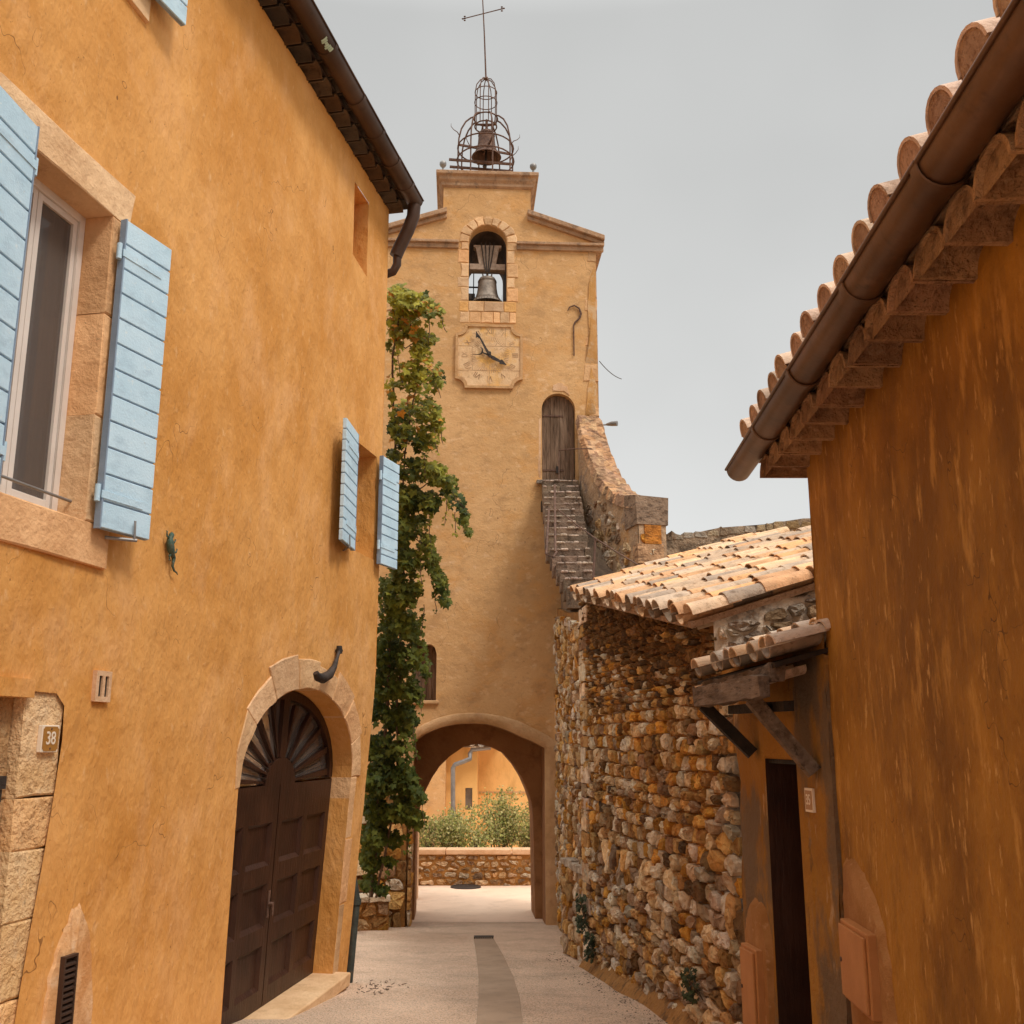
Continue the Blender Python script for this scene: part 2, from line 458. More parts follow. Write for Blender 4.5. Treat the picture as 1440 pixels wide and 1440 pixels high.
M['copperd'] = mat('dark_brown_zinc', (.06, .033, .022), (.095, .055, .038), 2, 5, [((.03, .018, .012), 8, .55, .7, .5, ONE)], bump=.12, bscale=14, rough=.5, metal=.35)
M['mint'] = mat('mint_paint_smear', (.36, .52, .42), (.50, .64, .54), 30, 5, bump=.2, bscale=90, rough=.5)
M['zinc'] = mat('grey_zinc', (.20, .19, .185), (.30, .285, .27), 4, 5, bump=.1, bscale=30, rough=.45, metal=.4)
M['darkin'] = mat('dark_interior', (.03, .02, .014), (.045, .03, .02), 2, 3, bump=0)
M['curtain'] = mat('taupe_curtain', (.52, .36, .28), (.66, .48, .38), 5, 4, [((.17, .11, .08), 16, .5, .65, .6, (1, 1, .03))], bump=.4, bscale=12, bstretch=(1, 1, .04))
M['leaf'] = mat('ivy_leaf', (.75, .75, .75), (1.25, 1.2, 1.1), 6, 4, bump=.2, bscale=60, rough=.6, attr=True, transl=.32, spec=.2)
M['bark'] = mat('vine_bark', (.09, .055, .035), (.17, .11, .07), 20, 5, bump=.8, bscale=40)
M['signo'] = mat('ochre_enamel', (.36, .165, .035), (.40, .19, .045), 20, 3, bump=0, rough=.3, spec=.5)
M['signw'] = mat('cream_enamel', (.78, .66, .52), (.82, .70, .56), 20, 3, bump=0, rough=.3, spec=.5)
M['salmon'] = mat('salmon_metal_paint', (.40, .165, .05), (.48, .21, .07), 4, 5, [((.36, .14, .04), 20, .6, .75, .4, (1, 1, .2))], bump=.15, bscale=50, rough=.6)
M['gpatch'] = mat('pale_ochre_patch', (.66, .33, .13), (.78, .46, .23), 4, 6, [((.84, .58, .36), 9, .52, .66, .6, ONE), ((.56, .24, .07), 3, .52, .62, .7, ONE)], bump=.6, bscale=40)
M['bpatch'] = mat('fresh_mortar_patch', (.30, .13, .035), (.40, .19, .065), 5, 6, [((.60, .34, .17), 16, .6, .72, .5, ONE)], bump=.5, bscale=50)
M['ppatch'] = mat('pale_mortar_patch', (.62, .36, .19), (.74, .48, .29), 5, 6, [((.50, .27, .13), 14, .56, .72, .5, ONE)], bump=.5, bscale=50)
M['dial'] = mat('ochre_clock_stone', (.66, .41, .21), (.80, .55, .32), 3, 6, [((.76, .40, .08), 1.6, .50, .62, .75, ONE), ((.40, .23, .12), 7, .54, .66, .65, ONE)], bump=.5, bscale=30)
M['carve'] = mat('faded_brown_paint', (.28, .15, .08), (.66, .42, .23), 5, 5, bump=.2, bscale=60)
M['yellowf'] = mat('golden_plaster', (.74, .42, .14), (.88, .55, .22), .35, 5, [((.46, .24, .07), 1.2, .52, .68, .6, (1, 1, .4))], bump=.3, bscale=14)
m = bpy.data.materials.new('window_glass'); m.use_nodes = True
b = m.node_tree.nodes['Principled BSDF']
b.inputs['Base Color'].default_value = (.30, .25, .22, 1); b.inputs['Roughness'].default_value = .06; b.inputs['Specular IOR Level'].default_value = .6
b.inputs['Transmission Weight'].default_value = .65; b.inputs['IOR'].default_value = 1.25
M['glass'] = m

# ------------------------------------------------------------------ stonework generators
def clip(poly, nx, ny, c):
    o = []
    for i in range(len(poly)):
        a, b = poly[i], poly[(i + 1) % len(poly)]
        da = a[0] * nx + a[1] * ny - c; db = b[0] * nx + b[1] * ny - c
        if da <= 0: o.append(a)
        if (da < 0) != (db < 0) and da != db:
            t = da / (da - db)
            o.append((a[0] + (b[0] - a[0]) * t, a[1] + (b[1] - a[1]) * t))
    return o

PAL_WARM = [(.86, .58, .30), (.72, .40, .14), (1.0, .72, .42), (.60, .31, .09), (.76, .45, .15), (1.0, .82, .60), (.50, .26, .09), (.70, .33, .05), (1.0, .86, .62), (.78, .38, .08), (.40, .23, .12)]
PAL_GREY = [(.80, .60, .40), (1.0, .80, .58), (.66, .46, .29), (1.05, .88, .68), (.80, .50, .22), (.95, .68, .38), (.68, .50, .36), (.48, .32, .20), (1.0, .76, .48)]
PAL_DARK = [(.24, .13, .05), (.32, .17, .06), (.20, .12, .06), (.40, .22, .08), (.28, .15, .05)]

def rubble(mb, F, poly, h, asp, depth, pal, d0=0, gap=.02, seed=1, keep=1.0, pal2=None, pf=None, hf=None, dark=None):
    """irregular coursed stones filling a convex polygon (counter-clockwise or clockwise) on a wall frame"""
    rn = random.Random(seed)
    xs = [p[0] for p in poly]; zs = [p[1] for p in poly]
    ar = sum(poly[i][0] * poly[(i + 1) % len(poly)][1] - poly[(i + 1) % len(poly)][0] * poly[i][1] for i in range(len(poly)))
    if ar < 0: poly = poly[::-1]
    pts = []
    z = min(zs) - h * .5
    while z < max(zs) + h:
        rh = h * rn.choice([.6, .8, 1.0, 1.2, 1.65]) * rn.uniform(.9, 1.1) * (hf(z) if hf else 1)
        x = min(xs) - h * rn.uniform(0, asp)
        while x < max(xs) + h:
            wd = h * asp * rn.choice([.35, .55, .8, 1.0, 1.25, 1.8]) * rn.uniform(.8, 1.2) * (hf(z) if hf else 1)
            pts.append(((x + wd / 2 + rn.uniform(-.2, .2) * h) / asp, z + rn.uniform(-.22, .22) * rh))
            x += wd
        z += rh
    inside = [p for p in pts if pip((p[0] * asp, p[1]), poly)]
    cell = h * 2.2
    grid = {}
    for p in pts:
        grid.setdefault((int(p[0] // cell), int(p[1] // cell)), []).append(p)
    for p in inside:
        if rn.random() > keep: continue
        c = [(p[0] - 3 * h, p[1] - 3 * h), (p[0] + 3 * h, p[1] - 3 * h), (p[0] + 3 * h, p[1] + 3 * h), (p[0] - 3 * h, p[1] + 3 * h)]
        gx, gy = int(p[0] // cell), int(p[1] // cell)
        for i in (-1, 0, 1):
            for j in (-1, 0, 1):
                for q in grid.get((gx + i, gy + j), ()):
                    if q is p: continue
                    nx, ny = q[0] - p[0], q[1] - p[1]
                    c = clip(c, nx, ny, (q[0] ** 2 + q[1] ** 2 - p[0] ** 2 - p[1] ** 2) / 2)
                    if len(c) < 3: break
        c = [(x * asp, y) for x, y in c]
        for i in range(len(poly)):
            a, b = poly[i], poly[(i + 1) % len(poly)]
            nx, ny = b[1] - a[1], -(b[0] - a[0]); l = math.hypot(nx, ny) or 1
            c = clip(c, nx / l, ny / l, (a[0] * nx + a[1] * ny) / l)
            if len(c) < 3: break
        if len(c) < 3: continue
        cx = sum(q[0] for q in c) / len(c); cz = sum(q[1] for q in c) / len(c)
        # corner cutting + jitter
        o = []
        for i in range(len(c)):
            a, b = c[i], c[(i + 1) % len(c)]
            l = math.dist(a, b)
            if l < .012: continue
            k = min(.3, .02 / l + .07)
            o.append((a[0] + (b[0] - a[0]) * k, a[1] + (b[1] - a[1]) * k))
            if l > .16:
                o.append(((a[0] + b[0]) / 2 + rn.uniform(-.016, .016), (a[1] + b[1]) / 2 + rn.uniform(-.014, .014)))
            o.append((b[0] + (a[0] - b[0]) * k, b[1] + (a[1] - b[1]) * k))
        if len(o) < 4: continue
        rad = sum(math.dist(q, (cx, cz)) for q in o) / len(o)
        if rad < .02: continue
        g = gap * rn.uniform(.6, 1.6)
        D = depth * rn.uniform(.25, 1.2)
        rings = []
        tilt = (rn.uniform(-.12, .12), rn.uniform(-.2, .2))
        for (sh, dd, jt) in ((g, -.02, 0), (g * 1.1 + .002, D * .7, .006), (g + .010, D * .95, .010), (g + rad * .5, D * 1.05, .020)):
            rg = []
            for q in o:
                l = math.dist(q, (cx, cz)) or 1e-6
                k = max(.15, (l - sh) / l)
                x = cx + (q[0] - cx) * k + rn.uniform(-jt, jt) * .5; y = cz + (q[1] - cz) * k + rn.uniform(-jt, jt) * .5
                e = dd + (rn.uniform(-jt, jt) + tilt[0] * (x - cx) + tilt[1] * (y - cz) if dd > 0 else 0)
                rg.append(F.map(x, y, d0 + e))
            rings.append(rg)
        n = len(o)
        pa = pal
        if pal2 and pf and rn.random() < pf(cx, cz): pa = pal2
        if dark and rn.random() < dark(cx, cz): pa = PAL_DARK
        cc = rn.choice(pa); f = rn.choice([.55, .72, .85, 1.0, 1.1]) * rn.uniform(.9, 1.1); f = min(f, .86 / max(cc)); cc = tuple(x * f for x in cc)
        vs = [v for rg in rings for v in rg] + [F.map(cx, cz, d0 + D + rn.uniform(-.005, .01))]
        fs = []
        for k in range(3):
            for i in range(n):
                j = (i + 1) % n
                fs.append((k * n + i, k * n + j, (k + 1) * n + j, (k + 1) * n + i))
        for i in range(n):
            fs.append((3 * n + i, 3 * n + (i + 1) % n, 4 * n))
        mb.mesh(vs, fs, cc, True)

def blocks(mb, F, quads, d0, d1, pal, seed=1, joint=.006, jit=.01):
    rn = random.Random(seed)
    for q in quads:
        cx = sum(p[0] for p in q) / len(q); cz = sum(p[1] for p in q) / len(q)
        o = []
        for i in range(len(q)):
            a, b = q[i], q[(i + 1) % len(q)]
            o.append(a); 
            if math.dist(a, b) > .15: o.append(((a[0] + b[0]) / 2 + rn.uniform(-jit, jit) * .5, (a[1] + b[1]) / 2 + rn.uniform(-jit, jit) * .5))
        def sh(p, s):
            l = math.dist(p, (cx, cz)); k = (l - s) / l
            return (cx + (p[0] - cx) * k, cz + (p[1] - cz) * k)
        oj = [(x + rn.uniform(-jit, jit) * .4, y + rn.uniform(-jit, jit) * .4) for x, y in o]
        A = [F.map(*sh(p, joint), d0) for p in oj]
        D = d1 + rn.uniform(-.3, .3) * jit
        B = [F.map(*sh(p, joint), D - .008) for p in oj]
        C_ = [F.map(*sh(p, joint + .012), D) for p in oj]
        c = rn.choice(pal); f = rn.uniform(.85, 1.12); c = tuple(x * f for x in c)
        n = len(o)
        vs = A + B + C_
        fs = [(k * n + i, k * n + (i + 1) % n, (k + 1) * n + (i + 1) % n, (k + 1) * n + i) for k in (0, 1) for i in range(n)] + [tuple(2 * n + i for i in range(n))]
        mb.mesh(vs, fs, c, False)

PAL_SAND = [(1, 1, 1), (1.08, 1.02, .95), (.9, .86, .8), (1.05, .92, .8), (.96, .94, .94)]
TILEC = [(.68, .39, .20), (.74, .45, .25), (.60, .34, .18), (.78, .52, .31), (.66, .46, .30), (.52, .37, .25), (.42, .32, .24), (.78, .43, .20), (.62, .47, .34), (.72, .50, .32)]

def barrel(mb, p0, p1, r0, r1, up, col, cover=True, th=.014, n=8, sag=0.0):
    """one canal tile: a half-round tapering shell from p0 (low end) to p1 (high end)"""
    p0 = Vector(p0); p1 = Vector(p1); t = (p1 - p0).normalized(); up = Vector(up).normalized()
    x = t.cross(up).normalized(); y = x.cross(t).normalized()
    sg = 1 if cover else -1
    vs = []
    for (p, r) in ((p0, r0), (p1, r1)):
        for rr in (r, r - th):
            for k in range(n + 1):
                a = math.pi * k / n
                vs.append(p + x * (rr * math.cos(a)) + y * (sg * rr * .82 * math.sin(a)))
    m_ = n + 1
    fs = []
    for k in range(n):
        fs.append((k, k + 1, 2 * m_ + k + 1, 2 * m_ + k))
        fs.append((m_ + k + 1, m_ + k, 3 * m_ + k, 3 * m_ + k + 1))
        fs.append((k + 1, k, m_ + k, m_ + k + 1))
        fs.append((2 * m_ + k, 2 * m_ + k + 1, 3 * m_ + k + 1, 3 * m_ + k))
    for k in (0, n):
        fs.append((k, 2 * m_ + k, 3 * m_ + k, m_ + k))
    mb.mesh(vs, fs, col, True)

def tiled(mb, E1, E2, D, length, pitch, rn, tl=.40, over=.0, pal=TILEC, r=None):
    """canal-tile roof: eave from E1 to E2, slope direction D (unit, upward)"""
    E1 = Vector(E1); E2 = Vector(E2); D = Vector(D).normalized()
    e = (E2 - E1); n = max(1, round(e.length / pitch)); e.normalize()
    up = e.cross(D); up = up if up.z > 0 else -up
    pt = (E2 - E1).length / n
    r = r or pt * .37
    rows = max(1, int(math.ceil(length / (tl * .82))))
    for i in range(n + 1):
        off = rn.uniform(-.05, .05)
        for j in range(rows):
            a = j * tl * .82 + off; 
            if a > length - .1: break
            c = rn.choice(pal); f = rn.uniform(.85, 1.1); c = tuple(x * f for x in c)
            b = E1 + e * (i * pt + rn.uniform(-.02, .02)) + D * (a + (rn.uniform(-.06, .06) if j else rn.uniform(-.02, .03))) + up * (.075 + rn.uniform(-.004, .008))
            b2 = b + D * tl + e * rn.uniform(-.012, .012) - up * .012
            barrel(mb, b, b2, r * 1.06, r * .88, up, c)
            if i < n:
                c = rn.choice(pal); f = rn.uniform(.4, .7); c = tuple(x * f for x in c)
                b = E1 + e * ((i + .5) * pt) + D * (a - .02) + up * (.07 + rn.uniform(-.004, .006))
                barrel(mb, b, b + D * tl - up * .0, r * .95, r * 1.08, up, c, cover=False)
    return up

# ================================================================== STREET AND GROUND
def ground_sheet(name, x0, x1, y0, y1, nx, ny, off, m_, kind='structure', clipf=None, zf=None, amp=.012):
    mb = MB()
    zf = zf or gz
    vs = [(x0 + (x1 - x0) * i / nx, y0 + (y1 - y0) * j / ny) for j in range(ny + 1) for i in range(nx + 1)]
    pts = [(x, y, zf(x, y) + off + amp * noise.noise(Vector((x * .7, y * .7, 0)))) for x, y in vs]
    mb.mesh(pts, [(j * (nx + 1) + i, j * (nx + 1) + i + 1, (j + 1) * (nx + 1) + i + 1, (j + 1) * (nx + 1) + i) for j in range(ny) for i in range(nx)], ONE, True)
    o = mb.build(name, m_)
    return tag(o, kind=kind)

o = ground_sheet('street', -14, 16, -12, 21, 90, 100, 0, M['street']); o['label'] = 'sloping street of pale exposed aggregate between the houses'
o = ground_sheet('plaza', -14, 16, 20.6, 60, 60, 80, .006, M['plaza']); o['label'] = 'pale concrete square beyond the archway'
def far(x, y):
    return -4.6
o = ground_sheet('ground', -1500, 1500, -1500, 1500, 30, 30, 0, M['earth'], zf=far, amp=0); o['label'] = 'dry earth stretching to the horizon'

# concrete strip down the middle, drawn as a real inlaid band (4 mm proud), with its grate
def gpt(u, v):
    r = ray(u, v); y = 10
    for i in range(60):
        y = gz(0, y) / r[2] * r[1]
    return Vector((r[0] / r[1] * y, y, 0))
Lp = [gpt(*p) for p in [(666, 1320), (670, 1345), (673, 1375), (673, 1405), (670, 1440)]]
Rp = [gpt(*p) for p in [(694, 1320), (708, 1345), (722, 1375), (731, 1405), (735, 1440)]]
for arr in (Lp, Rp):
    d_ = (arr[-1] - arr[-2]).normalized(); arr += [arr[-1] + d_ * k for k in (1.5, 3.5, 6)]
mb = MB()
for i in range(len(Lp) - 1):
    for k in range(6):
        q = []
        for (t, s_) in ((k / 6, 0), (k / 6, 1), ((k + 1) / 6, 1), ((k + 1) / 6, 0)):
            p = Lp[i].lerp(Lp[i + 1], t) if s_ == 0 else Rp[i].lerp(Rp[i + 1], t)
            q.append((p.x, p.y, gz(p.x, p.y) + .008 + .012 * noise.noise(Vector((p.x * .7, p.y * .7, 0)))))
        mb.face(q, ONE, True)
o = mb.build('path', M['strip']); tag(o, 'smooth grey concrete strip set along the middle of the street', kind='structure')
gr = thing('drain_grate', 'small dark serrated metal drain edge at the head of the concrete strip', 'drain grate', (Lp[0].x, Lp[0].y, gz(0, Lp[0].y)))
mb = MB()
for k in range(9):
    p = Lp[0].lerp(Rp[0], (k + .5) / 9)
    zz = gz(p.x, p.y) + .014
    mb.box(p.x - .012, p.x + .012, p.y - .02, p.y + .14, zz - .02, zz + .012)
mb.build('tooth', M['darkiron'], gr)['label'] = 'row of short dark teeth'
mb = MB(); p, q = Lp[0], Rp[0]
zz = gz(p.x, p.y)
mb.box(p.x, q.x, p.y + .13, p.y + .17, zz, zz + .02)
mb.build('frame', M['darkiron'], gr)

# ================================================================== OCHRE HOUSE
LC = 12.27            # corner of the house along its front
house = thing('ochre_house', 'tall orange ochre house with pale blue shutters and a dark arched double door', 'house', LF.map(LC, -2.6))
ZT = 6.66
w_open = [(5.52, 1.35), (6.46, 1.35), (6.46, 3.46), (5.52, 3.46)]
s_open = [(11.10, 2.05), (12.06, 2.05), (12.06, 3.30), (11.10, 3.30)]
n_open = [(11.02, 5.42), (11.52, 5.38), (11.50, 6.33), (11.0, 6.33)]
u_open = [(5.30, 5.32), (6.42, 5.32), (6.42, 6.45), (5.30, 6.45)]
DA, DB, DS, DH = 8.9, 11.74, -.40, .88
dc = (DA + DB) / 2
door_loop = [(DB, -2.42), (DB, DS)] + [(dc + (DB - DA) / 2 * math.cos(math.pi * k / 24), DS + DH * math.sin(math.pi * k / 24)) for k in range(1, 24)] + [(DA, DS), (DA, -2.42)]
def wd(a, z):
    return .012 * noise.noise(Vector((a * .8, z * .8, 1.7))) + .006 * noise.noise(Vector((a * 3, z * 3, 9.7)))
ns = [(6.38, .27), (6.46, .20), (6.47, 0), (6.45, -.3), (6.40, -.65), (6.34, -1.1), (6.28, -1.55), (6.2, -2.3), (6.2, -3.4), (4.6, -3.4), (4.6, .30)]
def grow(o, e):
    (a0, z0), (a1, z1) = o[0], o[2]
    return [(a0 - e, z0 - e), (a1 + e, z0 - e), (a1 + e, z1 + e), (a0 - e, z1 + e)]
w_big, u_big = grow(w_open, .06), grow(u_open, .06)
mb = MB()
mb.panel(LF, [(-3, -3.4), (LC, -3.4), (LC, ZT), (-3, ZT)], [w_big, s_open, n_open, u_big, door_loop, ns[::-1]], .22, 0, 0, 1, wd)
for h, dp in ((w_big, -.26), (s_open, -.3), (n_open, -.34), (u_big, -.26), (door_loop, -.30)):
    mb.loopext(LF, h, -.0, dp, closed=h is not door_loop)
    if h is n_open: mb.face([LF.map(a, z, dp) for a, z in h])
# end wall, back and other end
c0, c1 = LF.map(LC, 0), LF.map(-3, 0)
bk = Vector((-7.5, 0, 0))
def wallq(p, q, z0, z1):
    mb.face([(p.x, p.y, z0), (q.x, q.y, z0), (q.x, q.y, z1), (p.x, p.y, z1)])
for k in range(12):
    z0 = -3.4 + (ZT + 3.4) * k / 12; z1 = -3.4 + (ZT + 3.4) * (k + 1) / 12
    a0, a1 = LF.map(LC, z0), LF.map(LC, z1)
    b0, b1 = a0 + bk, a1 + bk
    mb.face([a0, b0, b1, a1])
mb.face([c1 + Vector((0, 0, -3.4)) - Vector((0, 0, c1.z)), (c1.x - 7.5, c1.y, -3.4), (c1.x - 7.5, c1.y, ZT), (c1.x, c1.y, ZT)])
mb.face([(c1.x - 7.5, c1.y, -3.4), (c0.x - 7.5, c0.y, -3.4), (c0.x - 7.5, c0.y, ZT), (c1.x - 7.5, c1.y, ZT)])
mb.build('wall', M['ochre'], house)
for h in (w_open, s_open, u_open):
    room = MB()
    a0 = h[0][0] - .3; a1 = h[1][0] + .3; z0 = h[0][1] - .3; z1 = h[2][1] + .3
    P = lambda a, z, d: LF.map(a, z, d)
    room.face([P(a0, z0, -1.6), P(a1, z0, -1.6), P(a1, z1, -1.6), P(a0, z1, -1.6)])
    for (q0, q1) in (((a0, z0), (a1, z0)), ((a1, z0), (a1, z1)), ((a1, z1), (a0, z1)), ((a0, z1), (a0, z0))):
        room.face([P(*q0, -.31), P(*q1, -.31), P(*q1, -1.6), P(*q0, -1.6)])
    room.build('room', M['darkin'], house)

# stone window surround
def surround(parent, o, wl, wr, wt, wb, sb, d=.03, seed=3):
    a0, z0 = o[0]; a1, z1 = o[2]
    q = [[(a0 - wl, z1), (a1 + wr, z1), (a1 + wr + .04, z1 + wt), (a0 - wl - .04, z1 + wt)],
         [(a0 - wl - .06, z0 - wb), (a1 + wr + .08, z0 - wb), (a1 + wr + .08, z0), (a0 - wl - .06, z0)]]
    n = 3
    for k in range(n):
        za = z0 + (z1 - z0) * k / n; zb = z0 + (z1 - z0) * (k + 1) / n
        q.append([(a0 - wl, za), (a0, za), (a0, zb), (a0 - wl, zb)])
        q.append([(a1, za), (a1 + wr, za), (a1 + wr, zb), (a1, zb)])
    mb = MB()
    blocks(mb, LF, q, -.27, d, PAL_SAND, seed, .002, .006)
    return mb.build('surround', M['pink'], parent)

def casement(parent, o, dep, curtain=True):
    a0, z0 = o[0]; a1, z1 = o[2]
    wnd = bpy.data.objects.new('window', None); sc.collection.objects.link(wnd); wnd.parent = parent
    wnd.matrix_parent_inverse = Matrix.Translation(-parent.location); wnd.location = (0, 0, 0)
    mid = (a0 + a1) / 2
    mb = MB(); f = .055
    for (x0, x1, y0, y1) in ((a0, a0 + f, z0, z1), (a1 - f, a1, z0, z1), (a0 + f, a1 - f, z0, z0 + f), (a0 + f, a1 - f, z1 - f, z1)):
        mb.fbox(LF, x0, x1, y0, y1, dep - .06, dep + .012)
    for (x0, x1) in ((a0 + f, mid), (mid, a1 - f)):
        g = .045
        for (p0, p1, y0, y1) in ((x0 + .003, x0 + g, z0 + f, z1 - f), (x1 - g, x1 - .003, z0 + f, z1 - f), (x0 + g, x1 - g, z0 + f, z0 + f + g + .02), (x0 + g, x1 - g, z1 - f - g, z1 - f)):
            mb.fbox(LF, p0, p1, y0 + .002, y1 - .002, dep - .05, dep - .004)
    bevel(mb.build('frame', M['white'], parent), .004)
    mb = MB(); mb.fbox(LF, a0 + f, a1 - f, z0 + f, z1 - f, dep - .030, dep - .024); mb.build('pane', M['glass'], parent)
    if curtain:
        mb = MB()
        n = 60
        for k in range(n):
            x0 = a0 + (a1 - a0) * k / n; x1 = a0 + (a1 - a0) * (k + 1) / n
            w0 = .02 * math.sin(x0 * 60) ; w1 = .02 * math.sin(x1 * 60)
            mb.face([LF.map(x0, z0, dep - .14 + w0), LF.map(x1, z0, dep - .14 + w1), LF.map(x1, z1, dep - .14 + w1), LF.map(x0, z1, dep - .14 + w0)], ONE, True)
        mb.build('curtain', M['curtain'], parent)
    bpy.data.objects.remove(wnd)

def window(o, dep, surr, seed, curtain=True, bar=False):
    a0, z0 = o[0]; a1, z1 = o[2]
    mb = MB(); mb.fbox(LF, a0 - .0, a1 + .0, z0 - .012, z0 + .004, dep - .02, -.02)
    wobj = mb.build('window', M['pink'], house)
    if surr:
        surround(wobj, o, *surr, .0, seed=seed)
    casement(wobj, o, dep, curtain)
    if bar:
        for zz in (z0 + .13,):
            mb = MB()
            mb.tube([LF.map(a0 - .02, zz, dep + .1), LF.map(a1 + .02, zz, dep + .1)], .010, 8)
            mb.build('guard_bar', M['zinc'], wobj)
    return wobj

def shutter(hinge_a, z0, z1, width, ang, side, slats=13, dd=.06, th=.045, stop=True):
    """side=+1 leaf runs away from the camera from its hinge, -1 towards it; ang = degrees off the wall"""
    c, s_ = math.cos(math.radians(ang)), math.sin(math.radians(ang))
    def P(x, z, e):     # x along the leaf, e outward from the leaf
        return LF.map(hinge_a + side * (x * c) - side * e * s_, z, dd + x * s_ + e * c)
    mb = MB()
    hgt = z1 - z0
    pw = hgt / slats
    for k in range(slats):
        za = z0 + k * pw + .006; zb = z0 + (k + 1) * pw - .006
        vs = [P(x, z, e) for z in (za, zb) for (x, e) in ((.0, 0), (width, 0), (width, th), (0, th))]
        mb.hexa(vs)
    o = mb.build('shutter', M['blue'], house)
    bevel(o, .004, 1)
    mb = MB()
    vs = [P(x, z, e) for z in (z0 + .002, z1 - .002) for (x, e) in ((.008, .004), (width - .008, .004), (width - .008, th - .012), (.008, th - .012))]
    mb.hexa(vs); mb.build('backing', M['bluegrey'], o)
    mb = MB()
    vs = [P(x, z, e) for z in (z0, z1) for (x, e) in ((-.012, -.003), (.0, -.003), (.0, th + .002), (-.012, th + .002))]
    mb.hexa(vs); mb.build('edge_strip', M['bluegrey'], o)
    for zh in (z0 + .22, z1 - .25):
        mb = MB()
        vs = [P(x, z, e) for z in (zh - .025, zh + .025) for (x, e) in ((-.02, th), (width * .8, th), (width * .8, th + .006), (-.02, th + .006))]
        mb.hexa(vs)
        mb.tube([P(-.035, zh - .05, th * .6), P(-.035, zh + .06, th * .6)], .018, 10)
        mb.build('hinge', M['blue'], o)
    if stop:
        mb = MB()
        mb.tube([P(width * .62, z0 + .10, th + .02), P(width * .62, z0 - .01, th + .025), P(width * .62, z0 - .03, th + .02)], .008, 6)
        mb.tube([P(width * .3, z0 - .03, -.04), P(width * .66, z0 - .03, th + .03)], .012, 6)
        mb.build('shutter_stop', M['zinc'], o)
    return o

window(w_open, -.19, (.2, .2, .27, .27), 4, True, True)
window(s_open, -.27, None, 5, True)
window(u_open, -.19, (.18, .18, .2, .2), 6, True)
shutter(6.52, 1.31, 3.45, .46, 9, 1, 12, dd=.06)
shutter(5.54, 1.33, 3.54, .46, 7, -1, 12, dd=.06, stop=False)
shutter(11.17, 2.0, 3.32, .60, 8, -1, 11, dd=.05)
shutter(12.06, 2.0, 3.31, .46, 7, 1, 11, dd=.05, stop=False)
shutter(6.50, 5.28, 6.45, .46, 8, 1, 7, dd=.05, stop=False)
shutter(5.22, 5.28, 6.45, .46, 8, -1, 7, dd=.05, stop=False)

# arched doorway: voussoirs, jambs, threshold, two panelled leaves with a sunburst fanlight
mb = MB()
rx, rz = (DB - DA) / 2, DH
nv = 9
def el(k, e, ez=None):
    t = math.pi * k
    return (dc + (rx + e) * math.cos(t), DS + (rz + (e if ez is None else ez)) * math.sin(t))
qs = []
cuts = [0, .13, .25, .36, .46, .56, .68, .80, 1.0]
for i in range(len(cuts) - 1):
    k0, k1 = cuts[i], cuts[i + 1]
    w0 = .34 + .05 * ((i * 7) % 3 - 1)
    km = (k0 + k1) / 2
    w1 = w0 if k1 < .7 else (.27 if k1 < .9 else .06)
    if k1 > .9: w0 = .25
    qs.append([el(k0, 0), el(k0, w0, w0 * .85), el(km, (w0 + w1) / 2, (w0 + w1) / 2 * .85), el(k1, w1, w1 * .85), el(k1, 0), el(k1 * .66 + k0 * .34, 0), el(k1 * .34 + k0 * .66, 0)])
for q in qs:
    blocks(mb, LF, [q], -.3, .012, PAL_SAND, int(q[0][0] * 100), .003, .008)
zz = [-2.42, -1.72, -1.05, DS - .0]
for i in range(3):
    for (x0, x1) in ((DB, DB + .17 + .05 * (i % 2)),):
        blocks(mb, LF, [[(x0, zz[i]), (x1, zz[i]), (x1, zz[i + 1]), (x0, zz[i + 1])]], -.3, .008, PAL_SAND, i + 9, .003, .008)
o = mb.build('arch_surround', M['pink'], house)
o['label'] = 'pale stone voussoirs and jambs'
mb = MB()
mb.fbox(LF, DA - .02, DB + .12, -2.54, -2.405, -.4, .17)
bevel(mb.build('threshold', M['pink'], house), .015)
